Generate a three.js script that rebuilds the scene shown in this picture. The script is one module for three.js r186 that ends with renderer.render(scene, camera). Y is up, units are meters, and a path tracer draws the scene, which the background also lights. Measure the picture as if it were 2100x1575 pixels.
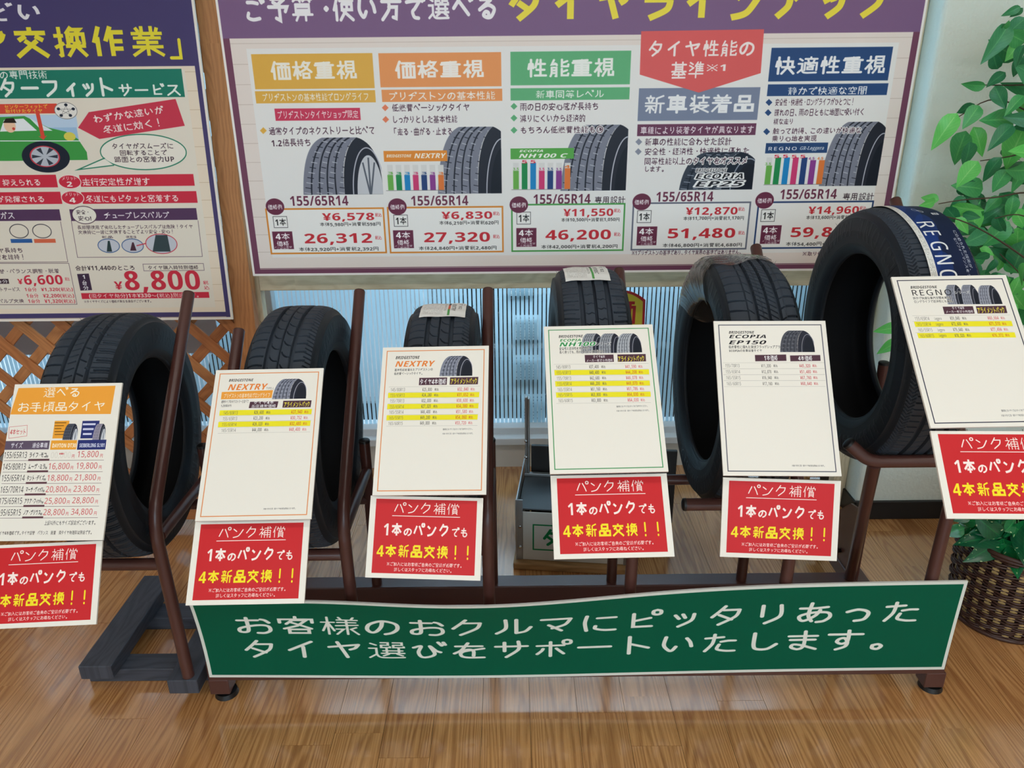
import * as THREE from 'three';
import { mergeGeometries, toCreasedNormals } from 'three/addons/utils/BufferGeometryUtils.js';
import { RoundedBoxGeometry } from 'three/addons/geometries/RoundedBoxGeometry.js';
import { RectAreaLightUniformsLib } from 'three/addons/lights/RectAreaLightUniformsLib.js';

// ---------------------------------------------------------------- camera, sky, lights, exposure
const scene = new THREE.Scene();
const renderer = new THREE.WebGLRenderer({ antialias: true });
renderer.toneMapping = THREE.LinearToneMapping;
renderer.toneMappingExposure = 1.0;
renderer.shadowMap.enabled = true;
RectAreaLightUniformsLib.init();
const FW = 2100, FH = 1575, FOCAL = 1577;
const camera = new THREE.PerspectiveCamera(THREE.MathUtils.radToDeg(2 * Math.atan(FH / 2 / FOCAL)), FW / FH, 0.05, 60);
camera.position.set(0, 1.4, 0);
camera.rotation.set(THREE.MathUtils.degToRad(-21.9), 0, THREE.MathUtils.degToRad(-0.55), 'YXZ');
camera.updateMatrixWorld(true);
scene.add(camera);
const SKY = new THREE.Color().setRGB(3.2, 4.3, 5.1);          // bright hazy daylight
scene.background = SKY;
const LAMP_COLOR = new THREE.Color().setRGB(1.0, 0.972, 0.925), LAMP_POWER = [4.0, 16.5];   // fluorescent ceiling panels: the row over the rack, the row by the shop front

// ---------------------------------------------------------------- helpers
const V3 = (x, y, z) => new THREE.Vector3(x, y, z);
let seed = 7;
const rnd = (a = 1, b) => { seed = (seed * 1664525 + 1013904223) >>> 0; const t = seed / 4294967296; return b === undefined ? t * a : a + t * (b - a); };
const used = new Map();
const numbered = (name) => { const n = used.get(name) ?? 0; used.set(name, n + 1); return n ? `${name}_${String(n).padStart(3, '0')}` : name; };
function tag(o, label, category, group) { o.userData.label = label; o.userData.category = category; if (group) o.userData.group = group; return o; }
function thing(name, label, category, position, group) {
  const g = new THREE.Group(); g.name = numbered(name); tag(g, label, category, group);
  if (position) g.position.copy(position);
  scene.add(g); return g;
}
const shade = (m) => { m.castShadow = m.receiveShadow = true; return m; };
function part(name, geometry, material, parent = scene) { const m = shade(new THREE.Mesh(geometry, material)); m.name = parent === scene ? numbered(name) : name; parent.add(m); return m; }
function structure(name, geometry, material) { const m = part(name, geometry, material); m.userData.kind = 'structure'; return m; }
const box = (x0, x1, y0, y1, z0, z1, bevel = 0) => {
  const g = bevel ? new RoundedBoxGeometry(x1 - x0, y1 - y0, z1 - z0, 2, bevel) : new THREE.BoxGeometry(x1 - x0, y1 - y0, z1 - z0);
  return g.translate((x0 + x1) / 2, (y0 + y1) / 2, (z0 + z1) / 2);
};
const merge = (list) => mergeGeometries(list.map((g) => (g.index ? g.toNonIndexed() : g)));
const std = (color, roughness = 0.6, more = {}) => new THREE.MeshPhysicalMaterial({ color: new THREE.Color(color), roughness, metalness: 0, ...more });
// a pixel of the photograph as a ray; meets an upright plane z = -d, a height y or a side plane x
const pixelRay = (px, py) => V3((px - FW / 2) / FOCAL, -(py - FH / 2) / FOCAL, -1).applyQuaternion(camera.quaternion);
const atZ = (px, py, d) => { const r = pixelRay(px, py); return r.multiplyScalar(-d / r.z).add(camera.position); };
const atY = (px, py, y) => { const r = pixelRay(px, py); return r.multiplyScalar((y - camera.position.y) / r.y).add(camera.position); };
// tubes with rounded bends
class BentPath extends THREE.CurvePath { constructor(points, bend) {
  super(); let last = points[0];
  for (let i = 1; i < points.length - 1; i++) {
    const p = points[i], a = points[i - 1].clone().sub(p), b = points[i + 1].clone().sub(p), k = Math.min(bend, a.length() * 0.45, b.length() * 0.45);
    const s = p.clone().addScaledVector(a.normalize(), k), e = p.clone().addScaledVector(b.normalize(), k);
    this.add(new THREE.LineCurve3(last, s)); this.add(new THREE.QuadraticBezierCurve3(s, p, e)); last = e;
  }
  this.add(new THREE.LineCurve3(last, points[points.length - 1]));
} }
function tube(points, r, { bend = 0.06, steps, radial = 16, caps = true } = {}) {
  const path = points.length > 2 ? new BentPath(points, bend) : new THREE.LineCurve3(points[0], points[1]);
  const n = steps ?? (points.length > 2 ? 48 : 1), list = [new THREE.TubeGeometry(path, n, r, radial)];
  if (caps) for (const [t, s] of [[0, -1], [1, 1]]) {
    const c = new THREE.CircleGeometry(r, radial), d = path.getTangentAt(t).multiplyScalar(s);
    c.applyQuaternion(new THREE.Quaternion().setFromUnitVectors(V3(0, 0, 1), d)).translate(...path.getPointAt(t).toArray()); list.push(c);
  }
  return merge(list);
}
// noise
const hash = (x, y) => { let h = Math.imul(x, 374761393) ^ Math.imul(y, 668265263); h = Math.imul(h ^ (h >>> 13), 1274126177); return ((h ^ (h >>> 16)) >>> 0) / 4294967296; };
const noise = (x, y) => { const i = Math.floor(x), j = Math.floor(y), u = x - i, v = y - j, s = u * u * (3 - 2 * u), t = v * v * (3 - 2 * v);
  return (hash(i, j) * (1 - s) + hash(i + 1, j) * s) * (1 - t) + (hash(i, j + 1) * (1 - s) + hash(i + 1, j + 1) * s) * t; };
const fbm = (x, y, n = 4) => { let s = 0, a = 0.5; for (let k = 0; k < n; k++) { s += a * noise(x, y); x = x * 2.03 + 17.1; y = y * 2.03 + 9.7; a *= 0.5; } return s; };
function texture(w, h, fn, color = true) {           // fn(u, v) gives 0..255 sRGB [r, g, b] or a grey
  const data = new Uint8Array(w * h * 4);
  for (let y = 0; y < h; y++) for (let x = 0; x < w; x++) { const c = fn(x / w, y / h), o = (y * w + x) * 4, g = Array.isArray(c) ? c : [c, c, c]; for (let k = 0; k < 3; k++) data[o + k] = Math.max(0, Math.min(255, g[k])); data[o + 3] = 255; }
  const t = new THREE.DataTexture(data, w, h); t.wrapS = t.wrapT = THREE.RepeatWrapping; t.magFilter = THREE.LinearFilter; t.minFilter = THREE.LinearMipmapLinearFilter; t.generateMipmaps = true;
  if (color) t.colorSpace = THREE.SRGBColorSpace; t.needsUpdate = true; return t;
}
const mix = (a, b, t) => a.map((v, i) => v + (b[i] - v) * t);
function woodMap(w, h, light, dark, { lanes = 1, rings = 9, stretch = 1, streak = 0.5, seed: s = 0 } = {}) {   // grain runs along v
  return texture(w, h, (u, v) => {
    const lane = Math.floor(u * lanes), f = u * lanes - lane, c = 0.2 + 0.6 * hash(lane + s, 11), tone = (hash(lane + s, 5) - 0.5) * 0.1;
    const warp = fbm(f * 3 + lane * 7.3 + s, v * 5 * stretch + lane * 3.1, 3) - 0.45;
    const t = (f - c) * (f - c) * rings * 1.7 + v * stretch * (hash(lane + s, 3) > 0.5 ? 2.4 : -2.1) + warp * 2.2;
    const ring = Math.pow(0.5 + 0.5 * Math.sin(t * Math.PI * 2 * 2.2), 1.6);
    const fine = noise(u * lanes * 90 + s, v * 14 * stretch), pores = noise(u * lanes * 190, v * 26 * stretch) > 0.74 ? 0.22 : 0;
    return mix(light, dark, Math.min(1, Math.max(0, 0.16 + ring * 0.42 * (0.55 + 0.6 * fbm(f * 2, v * 6, 2)) + fine * streak * 0.45 + pores * 0.7 - 0.14 + tone)));
  });
}
// a printed sheet: canvas laid over a plane; at() turns a pixel of the photograph into a place on the sheet
function sheet(position, rotation, w, h, pixels) {
  const o = new THREE.Object3D(); o.position.copy(position); o.rotation.set(rotation[1] ?? 0, rotation[0] ?? 0, rotation[2] ?? 0, 'YXZ'); o.updateMatrixWorld(true);
  const canvas = document.createElement('canvas'); canvas.width = pixels; canvas.height = Math.round(pixels * h / w);
  const ctx = canvas.getContext('2d'), inv = o.matrixWorld.clone().invert(), eye = camera.position.clone().applyMatrix4(inv);
  const at = (px, py) => { const d = pixelRay(px, py).transformDirection(inv), t = -eye.z / d.z; return [(eye.x + d.x * t + w / 2) / w * canvas.width, (h / 2 - eye.y - d.y * t) / h * canvas.height]; };
  const pen = {
    ctx, canvas, at, w, h, o,
    rect(x0, y0, x1, y1, color, line) { const [a] = at(x0, (y0 + y1) / 2), [b] = at(x1, (y0 + y1) / 2), c = at((x0 + x1) / 2, y0)[1], d = at((x0 + x1) / 2, y1)[1]; if (line) { ctx.strokeStyle = color; ctx.lineWidth = line; ctx.strokeRect(a, c, b - a, d - c); } else { ctx.fillStyle = color; ctx.fillRect(a, c, b - a, d - c); } },
    poly(points, color, line) { ctx.beginPath(); points.forEach((p, i) => ctx[i ? 'lineTo' : 'moveTo'](...at(...p))); if (line) { ctx.lineWidth = line; ctx.strokeStyle = color; ctx.stroke(); } else { ctx.closePath(); ctx.fillStyle = color; ctx.fill(); } },
    oval(x, y, rx, ry, color, line) { const [a, b] = at(x, y), [c] = at(x + rx, y), d = at(x, y + ry)[1]; ctx.beginPath(); ctx.ellipse(a, b, Math.abs(c - a), Math.abs(d - b), 0, 0, 7); if (line) { ctx.lineWidth = line; ctx.strokeStyle = color; ctx.stroke(); } else { ctx.fillStyle = color; ctx.fill(); } },
    text(str, x0, y0, x1, y1, color, opt = {}) { const ym = (y0 + y1) / 2, xm = (x0 + x1) / 2, [a] = at(x0, ym), [b] = at(x1, ym), c = at(xm, y0)[1], d = at(xm, y1)[1]; text(ctx, str, a, c, d - c, { color, width: b - a, ...opt }); },
  };
  return pen;
}
function canvasMap(canvas) { const t = new THREE.CanvasTexture(canvas); t.colorSpace = THREE.SRGBColorSpace; t.anisotropy = 8; t.magFilter = THREE.LinearFilter; return t; }
const edgeWhite = std('#d9d6cd', 0.7);
// a board or card of the sheet's size with the print on its front face
function panel(name, pen, thickness, edge = edgeWhite, parent = scene, roughness = 0.45, more = {}) {
  const front = std('#ffffff', roughness, { map: canvasMap(pen.canvas), specularIntensity: 0.35, ...more });
  const m = part(name, new THREE.BoxGeometry(pen.w, pen.h, thickness).translate(0, 0, -thickness / 2), [edge, edge, edge, edge, front, edge], parent);
  m.position.copy(pen.o.position); m.rotation.copy(pen.o.rotation);
  return m;
}
// ---------------------------------------------------------------- Japanese lettering: each character as pen strokes on a 0..k (0..20) grid
// a token that starts with 0-9a-k is a polyline of x,y pairs, ~ a smooth curve; any other first character is another glyph, put into the box x0 y0 x1 y1
const GLYPH = {};
const addGlyphs = (text) => { for (const line of text.trim().split('\n')) for (const item of line.split('|')) { const s = item.trim(), i = s.indexOf('='); if (i > 0) GLYPH[s.slice(0, i)] = s.slice(i + 1); } };
addGlyphs(`
ア=23i3c9 ~a79d3j | イ=f12b a7aj | ウ=a0a4 3934h4 ~h4fb7j | エ=33h3 a3ah 1hjh | オ=15j5 d0djai ~d5971h | カ=25h5gjdi ~a0991j
キ=36h4 1dkb 81cj | ク=~80551b 74g4 ~g4eb5j | ケ=~50422a 46j6 ~c6bd6j | コ=24h4hj 2ihi | サ=16j6 616c ~e0ea7j | シ=3275 185b ~2icfi4
ス=33g3 ~g3ac1j bajj | セ=19i6eb 616hih | ソ=3279 ~h2fb6j | タ=~80551b 74g4 ~g4eb5j 59ce | チ=~f1b437 18j8 ~a4ad4j | ツ=2358 82a7 ~h2fb5j
テ=42g2 18j8 ~a8ad4j | ト=606j 68hd | ナ=16j6 ~a0ab3j | ニ=34g4 1gjg | ネ=a0a3 25h5 ~h5bb2e aaak dbhf | ノ=~h1eb3i | ハ=~723b1g ~c2gaji
ヒ=616hih 6ah7 | フ=23h3 ~h3fb5j | ヘ=1a73jg | ホ=15j5 a0aj ~594c1g ~e9gcjg | マ=23i3 ~i3fa8e 6adh | ミ=53g6 5agd 3gij | ム=a14hhf ddij
メ=~g1db2j 67fe | モ=33h3 19j9 939gcihi | ヤ=17i4 ~i4g8da 61bj | ユ=34e4eg 1gjg | ヨ=23g3gj 2bgb 2igi | ラ=42g2 28h8 ~h8fe5j
リ=515c ~f1fc7j | ル=~616c1i c1ci ~cihgkb | レ=515i ~5icgjb | ロ=33h3hi3i33 | ワ=3934h4 ~h4fc6j | ン=2478 ~2jbgi5 | ー=1aja
あ=~25a5h4 ~80787d9i ~d7bc6h3h2d7ad9iajegicj | い=~322b5h7h9d ~f4h8id | う=~62b3d3 ~39a8f9fe9k | え=~62b3e3 38g82j ~7ebcdhgjkj
お=~24a4d4 ~717f5i2h3dcaibjggjcj ~f3h4j7 | か=~26b5e6fbdibi ~90692j ~g4i7kb | き=~35g3 ~38h7 81fd ~4e4hajfj | く=f14agj | け=~323a4j 87k7 ~f1fdaj
こ=~43a3g4 ~4d3h9jhi | さ=26i4 91fc ~4d3hajfj | し=~616e8ieijd | す=14k4 ~c0cb9e6c79a8ccbh6k | せ=18k6 ~e0eacd ~616g9jgj | そ=42f24aj9 ~i9ac9gdjhj
た=25c4 ~716b2j ~b9f8j8 ~ac9hejjj | ち=25h4 ~815ca9gaidfi8j | つ=~26a3h5j9gg9i | て=~24a3i3 ~i3ca9dbigj | と=617a ~g65c4gajhj
な=25b4 ~713d ~f3j7 ~d8dg9j6h8efgjj | に=~322a3j ~95j5 ~8e8hdjjj | の=~a39a6g3h1d37a3h6icfhbj | は=~313a3j 87k7 ~e1efbj8h9eegkj
ひ=~26745c7iciged4hakc | へ=1a73jg | ま=25i5 39h9 ~b0bf8j4h5eafij | み=42b2 ~b28c4h2f5cdekh ~g8fdbj | め=~446d9h ~e1ab5h2f37b4h6jcgibj | も=~917f9jejhfgc 36e6 2beb
よ=b6h5 ~b1bf8j4h5eafij | ら=~72c4 ~545cb9haidfi8j | り=~525b7a ~e2fb9j | る=43f33c ~3cb8haidfibj7h9ecfcj | れ=515j 16862g ~2gb5e6eehjkg
わ=515j 16862g ~2ga7gajdghcj | ろ=43f33c ~3cb8haidgh9j | を=25h5 ~915a1e ~2d99cbch ~i86c5h9jij | ん=a11j ~1j7aabbhejkc | ね=515j 16862g ~2gb5h8hfdjbhefkj
。=~3g6f8h6k3j3g | 、=3g7k | ・=9aba a9ab | ！=a0ad ajak | ※=22ii 2ii2 a2a3 ahai 2a3a haia | 「=i060? | ◎=~a1h4jaghaj3g1a34a1 ~a6e9dda e7b8a6 | ～=~1b58acfejb
木=06k6 a0ak a61g a6jg | 本=05k5 a0ak a51f a5jf 5fff | 亻=f02b a7ak | 口=13j3jh1h13 | 日=31h1hk3k31 3aha | 目=31h1hk3k31 37h7 3dhd
田=11j1jk1k11 a1ak 1aja | 土=37h7 a0aj 0jkj | 士=05k5 a0aj 3jhj | 王=22i2 3aha 1iji a2ai | 心=1f38 656h9jhjid a5c8 g6ke | 忄=a0ak 552b f5ha
月=~414d1k 41h1hkfk 47h7 4dhd | 金=a008 a0k8 58f8 1did a8aj 1jjj 5f6i ffei | 言=a0a3 04k4 38h8 3bhb 3fhfhk3k3f | 車=12i2 a0ak 35h5hd3d35 39h9 0gkg
貝=30h0hf3f30 35h5 3aha 7f2k dfik | 糸=b036c9 g33e hcgc adak 5f2j ffij | 禾=g024 07k7 a2ak a71h a7jh | 米=3165 h1e5 09k9 a0ak a91j a9jj
火=152c j5ga a0aa1k aakk | 灬=4a1j 7a8i cadi gakj | 氵=31d5 18ab 2kgd | 扌=06i6 b0bk7i 0eib | 辶=1244 08484f0j ~4f7jkj | 門=101k 10808919 1585 jkj0c0c9j9 c5j5
广=a0a2 22k2 ~222b0k | 竹=501c 46a6 788e f0bc e6k6 h8ie | 立=a0a4 25i5 698h f9ch 0jkj | 又=23h3ae0k 46kk | 夂=802a 62h2ae0k 56kk | 各=夂00kc 口4dgk
力=15i5hkdi a0a91k | 刂=535d g0gkci | 匕=404ijikd h449 | 寸=05k5 e0ekah 496d | 止=b0bj b8i8 474j 0jkj | 正=12j2 a2aj aaia 494j 0jkj
走=15j5 a0ab 0bkb abaj aghg 5c1k 4g9jkj | 上=a0aj a8h8 0jkj | 以=313f9c 83a7 h0gaak fckk | 外=501a 4393931k 276b e0ek e7kc | 彳=d016 e61e 9b9k
行=彳007k 92k2 88k8 g8gkei | 方=a0a4 14k4 89g9fjci ~848b1k | 生=4019 25i5 3chc a0aj 0jkj | 青=02k2 a0a9 25i5 09k9 月3bhk | 争=7015 52f2b6 36h6he3e 0aka a6ak7i
能=ム0087 月098k 匕b0k9 匕bbkk | 重=g112 04k4 37h7hd3d37 3aha a1aj 2ghg 0jkj | 礻=a0a4 25h50f abak cbhf | 見=30h0hc3c30 34h4 38h8 8c1k cccjkjkf | 視=礻008k 見80kk
価=亻006k 72k2 86k6kk8k86 c2ck g2gk | 格=木008k 各80kk | 基=03k3 505c f0fc 56f6 59f9 0ckc 6c1g ecjg 4ggg acak 1kjk | 隹=7019 454k d0d4 45k5 4aja 4fjf c5ck 4kkk
準=氵008b 隹80kb 0fkf abak | 斤=i023 ~232c0k 29k9 c9ck | 新=立00a9 0cac 5c5k 5c1i 5c9h 斤b0kk | 衣=a0a4 04k4 b41d 595k9h 99kk i7db | 装=404a 1346 1a48 士80k9 衣0akk
着=5073 f0d3 13j3 36h6 09k9 a3a9 目6chk 8a0j | 品=口40g9 口0a9k 口bakk | 快=忄006k 85i5ic 7ckc d0dc7k dckk | 適=辶 d0d2 72k2 a3b6 h3g6 7g77k7kg a9ha d7dc acgcgfafac
間=門 日6bek | 空=a0a3 1713j3j7 7359 d3d8h8 4cgc acaj 1jjj | 種=禾008k 重80kk | 異=田31h9 1cjc 6a6g eaeg 0gkg 6g1k egjk | 阝=202k 20g0c7gdfg8f
艮=30g0g9 34g4 39g9 303j9g j9db 89kk | 限=阝006k 艮70kk | 定=a0a3 1713j3j7 38h8 a8ai aeie 5c0k 4f9jkj | 通=辶 81i1d5 7h76j6jhhh 79j9 7djd d6dh
常=a0a4 4164 g1e4 0804k4k8 67e7ea6a67 3c3j 3chchjfj acak | 比=202j9g 2898 c0cjjjkf c8j5 | 倍=亻007k 立80ka 口8bkk | 長=505k9h 50h0 54g4 58g8 0ckc 9ckk idef
持=扌007k 土80k8 寸8akk | 低=亻007k i083 838jch 8aka d1djkjkg | 燃=火008k a07a 94c48d f0fa e4k4 f4cc f5kc 灬8ekk | 費=21i1i4 24i4 2427 27i7i9 707a1a d0da 貝3bhk
曲=14j4jk1k14 707k d0dk 1cjc | 雨=01k1 a1ak 1k16j6jkhj 5a7b 5e7f dafb deff | 感=22k2 222a0e d0ejkh h5cc 65c5 口69bd 心3ekk | 減=氵006k 83k3 838c6k g0hdkjkf j8ek a7e7 口aaeg
経=糸008k 又90k9 土99kk | 済=氵006k d0d3 73k3 93k9 i37a 9a8k iaik 9cic 9eie | 白=a074 34h4hk3k34 3bhb | 的=白008k d0a8 c4j4ikfi daef | 合=a009 a0k9 59f9 口3chk
設=言008k c0c595 c0i0i5k5 又98kk | 計=言008k 98k8 e0ek | 全=a009 a0k9 王2aik | 優=亻006k 71k1 目92h9 7d7bkbkd 夂8dkk | 同=1k11j1jkhj 56f6 口6aei
等=竹00k6 39h9 a7ac 1cjc 0fkf edekbj 6g8i | 晴=日017j 青80kk | 地=土018h 8aj5jdhc e0ef a3aijike | 面=01k1 a195 15j5jk1k15 757k d5dk 79d9 7ede
吸=口036e 81h1f7k78k b18k abkk | 付=亻007k 寸80kk | 角=600a 41d1a5 35h5hkfk 353d0k 3aha 3fhf a5ak | 虫=13j3jb1b13 a0ai 1iji hekk | 触=角009k 虫a1kk
内=2k24i4ikgj a0a4 a45c a4gc | 納=糸008k 内90kk | 得=彳006k 日90j8 8aka 7dkd hahkei aecg | 違=辶 82i2 d0d4 74k4 97h7hb9b97 7eke dbdi 9b9e
乗=g122 05k5 09k9 0dkd 525d e2ed a1ak 9d1j bdjj | 実=a0a3 1613j3j6 27i7 3aha 0dkd a4ad 9d0k adkk | 現=王008j 見80kk | 例=亻005k 61f1 916a 84d46k 8aad 刂f1kk
専=12j2 35h5hb3b35 38h8 a0ab 0dkd fbfkci 5f8h | 用=31h1hkfj ~313c0k 37h7 3dhd a1ak | 業=7075 d0d5 3154 h1g4 05k5 5678 e6d8 18j8 3bhb 0eke a8ak 9e0k bekk
界=田20i9 a90f a9kf 7d5k dddk | 体=亻006k 本70kk | 円=1k12j2jkhj a2ab 1bjb | 消=氵006k d0d6 7296 j2h6 7k78j8jkhj 7cjc 7gjg | 税=禾008k b0c3 i0h3 口94ib bb8k fbfjkjkg
補=礻008k 8a5d 93k3 e0ek h0j2 9k97j7jkhj 9bjb 9fjf | 償=亻006k d0d3 8193 i1h3 7774k4k7 口a6ga 貝8bjk | 交=a0a4 04k4 7629 d6i9 e90k 69kk
換=扌007k c085 b2h2e5 9c95j5jc c5bb f5fbha 7dkd dadd8k edkk | 加=力008k 口a2kj | 入=70b5 b50k b5kk | 客=a0a3 1713j3j7 夂33ie 口5ehk
様=木007k a0b2 i0h2 93k3 96j6 8ak9 e3ek 8ece8k jcge gekk | 自=a074 34h4hk3k34 39h9 3ehe | 身=a073 33h3hkek 333d 37h7 3aha 0dhd hb1k
登=2191911a 1446 c0k9 h0e3 k4g6 59f9 口5bfg 6g7j egdj 1kjk | 録=金008k a1i1i8 a4i4 98k8 e8ekbj 9bbd 8hcf jbge gfkj | 必=363e 656hajijie h01k 71a4 h9ke
要=01k1 14j4j91914 7179 d1d9 0dkd 8a5ggk ed8h1k | 詳=言008k b0c4 j0h4 95k5 a9j9 8eke e5ek | 尋=31h1h7 34h4 07k7 1aaa 5a5d 0dad 口caje 0gkg gegkdj 5h8j
作=亻006k c08a a4k4 c4ck caja cfjf | 技=扌007k 94k4 e0e9 又99kk | 術=彳005k 66e6 a0ak a75h a7eh c1e4 g2k2 f8k8 i8ikgj | 取=02b2 323i 929k 3797 3c9c 0iaf 又b3kk
冬=夂00kf 8ccf 7hdk | 道=辶 a0b2 i0h2 74k4 d5c7 目97ih | 効=交00ak 力b0kk | 回=11j1jk1k11 口65ef | 転=車009k b3j3 a8k8 d8bijh gekk
路=口008a 4a4j 4e8e 1d1j 0j9i 夂90kb 口acjk | 密=a0a2 1612j2j6 475b 646bfbf8 g55c 2d2kikid acak | 抑=扌007k c283 838hcf e3j3jdhc e3ek
増=土007j a0b2 i0h2 93j3ja9a93 e3ea 97j7 日abik | 発=2191911a 1446 c0k9 h0e3 k4g6 4aga 1eje 7a7e2k dadjkjkg | 揮=扌007k 7571k1k5 車74kk
期=03b3 313e 919e 3797 3a9a 0ebe 4e1k 7eak 月c0kk | 劣=a0a8 5228 f2j7 h62b 力3akk | 化=亻007k 匕90kk | 危=7016 52e2a6 26k6 262c0k 79g9geae 797jkjkf
険=阝006k d067 d0k7 98h8 口9ahe d5dg dg7k dgkk | 時=日017i 土80k8 寸8akk | 緒=糸008k 93i3 d0d8 88k8 j18d 日9bik | 維=糸008k 隹90kk
替=0393 0797 40471b 478a b3k3 b7k7 f0f7bb f7ka 日4bgk | 調=言008k 9k91k1kkij b5i5 e2e8 b8i8 口bbif | 整=02a2 505b 1494981814 581b 58ab e0b5 d3k3 i3ab d5kb 正2bik
脱=月007k b0c3 i0h3 口94ib bb8k fbfjkjkg | 台=b03aia e5jb 口3dhk | 分=800a c0ka 49h9gkdi a98f2k | 購=貝007k 93k3 b0b7 h0h7 86k6 e5ek 9k99j9jkij 7fkf 9cjc
牛=5018 35i5 0ckb b0bk | 特=牛007k 土80k8 寸8akk | 別=口10b7 1abaaj7i 5a4f0k 刂d0kk | 廃=广 発54kk | 処=501b 4494941j 48cikk d4dcbg d4h4hdkdkb
途=辶 d066 d0k6 97h7 7bkb d7dibi 9d8g hdig | 場=土007j 日90i8 7aka ba6h 9djdikfj ed8j hdcj | 込=辶 92c5 c56f c5jf | 後=彳006k e093e6 j38aka 夂8akk
手=f122 37h7 0cjc b2bk7i | 頁=00k0 b0a3 33h3hf3f33 37h7 3bhb 7f1k dfjk | 頃=202j8g 2a87 頁90kk | 記=言008k a1j1ja 9aja aaaijike | 組=糸008k b1i1ij b1bj b7i7 bdid 8jkj
理=王008j 92j2jb9b92 97j7 e2ek 9gjg 8kkk | 料=米009k d1g4 c6f9 bgke i0ik | 希=31h5 h235 08k8 a50f 4k4dgdgkej a8ak | 望=5052 02a2 323898 月c0k9 王1aik
小=a0ak7i 562f e6if | 売=13j3 a0a7 37h7 0d0akakd 7c1k dcdjkjkg | 備=亻006k 72k2 b0b4 g0g4 76k6 868d6k 9k99j9jkij 9cjc 9gjg e9ek | 店=广 c4cb c7j7 口6bik
当=a0a7 4165 g1e5 29h9hk 2ehe 1khk | 安=a0a3 1713j3j7 854fhk e98h0k 0bkb | 静=青009k 争a0kk | 選=辶 71b1b474 7477c7c6 e1j1j4e4 e4e7k7k6 a8ae h8he 8bjb 7eke bf8h gfjh
算=竹00k5 36h6hd3d36 38h8 3bhb 0fkf 7d3k dddk | 予=31h1b5 54d8 08j8hc b8bk7i | 使=亻006k 73k3 e0eb 96j6jb9b96 ea7k 9bkk | 性=忄007k 生80kk
他=亻007k 8aj5jdhc e0ef a3aijike | 求=05k5 a0ak7i 3869 1h9b h7c9 a8kj d0g3 | 犬=07k7 a0a81k a8kk f1h4 | 貢=23i3 a3a8 08k8 貝29ik | 献=03b3 6066 1k17a7akhj 3a8a 3e8e 5a5j 犬c0kk
大=07k7 a0a91k a9kk | 工=23i3 a3ai 1iji | 賃=亻0069 f062 72k2 c2c8 88j8 貝3bhk | 表=02k2 36h6 0aka a0ak aa1h 5d5k9i 9bkk idfg | 声=13j3 a0a7 37h7 38h8hd 3dhd 383e0k a8ad | 一=0aka | 環=王008k 92k2k79792 d2d7 口aaie 7aka 8kdf dfkk | 境=土008k 立90k6 日a7id ad8k edejkjkg`);
GLYPH['「'] = 'i0a0ae'; GLYPH['」'] = 'a6ak2k'; GLYPH['◆'] = 'a1'; GLYPH['◎'] = '~a1h4jagiak3i1a34a1 ~a6edada6ga6';
for (const [plain, voiced] of [['カキクケコサシスセソタチツテトハヒフヘホかきくけこさしすせそたちつてとはひふへほ', 'ガギグゲゴザジズゼゾダヂヅデドバビブベボがぎぐげござじずぜぞだぢづでどばびぶべぼ']])
  [...plain].forEach((c, i) => { if (GLYPH[c]) GLYPH[[...voiced][i]] = c + '01hk g0i4 j0k3'; });
GLYPH['ヴ'] = 'ウ01hk g0i4 j0k3';
[...'ハヒフヘホは'].forEach((c, i) => { if (GLYPH[c]) GLYPH[[...'パピプペポぱ'][i]] = c + '02hk ~i0k1k4i5g4g1i0'; });
[...'アイウエオヤユヨツつやゆよ'].forEach((c, i) => { if (GLYPH[c]) GLYPH[[...'ァィゥェォャュョッっゃゅょ'][i]] = c + '35hk'; });
const strokeCache = new Map();
function strokesOf(ch) {                                    // a list of { curve, points } on the unit square
  if (strokeCache.has(ch)) return strokeCache.get(ch);
  const out = [], V = (c) => parseInt(c, 36) / 20;
  for (const token of (GLYPH[ch] ?? '').split(' ').filter(Boolean)) {
    const first = token[0];
    if (/[0-9a-k~]/.test(first)) {
      const s = first === '~' ? token.slice(1) : token, points = [];
      for (let i = 0; i + 1 < s.length; i += 2) points.push([V(s[i]), V(s[i + 1])]);
      out.push({ curve: first === '~', points });
    } else {
      const [x0, y0, x1, y1] = token.length > 1 ? [...token.slice(1)].map(V) : [0, 0, 1, 1];
      for (const st of strokesOf(first)) out.push({ curve: st.curve, points: st.points.map(([x, y]) => [x0 + x * (x1 - x0), y0 + y * (y1 - y0)]) });
    }
  }
  strokeCache.set(ch, out);
  return out;
}
const missing = new Set();
const isLatin = (c) => c.charCodeAt(0) < 0x100;
function textWidth(ctx, str, size, o = {}) {
  let w = 0;
  for (const c of str) w += isLatin(c) ? latin(ctx, c, size, o) : size * ((GLYPH[c] && 'ッっャュョィァ・、。'.includes(c) ? o.small ?? 0.86 : 1) + (o.gap ?? 0));
  return w * (o.sx ?? 1);
}
function latin(ctx, c, size, o) { ctx.font = `${o.italic ? 'italic ' : ''}${o.thin ? '' : 'bold '}${size * (o.latinScale ?? 1.05)}px ${o.font ?? 'sans-serif'}`; return ctx.measureText(c).width + size * (o.latinGap ?? 0.02); }
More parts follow.
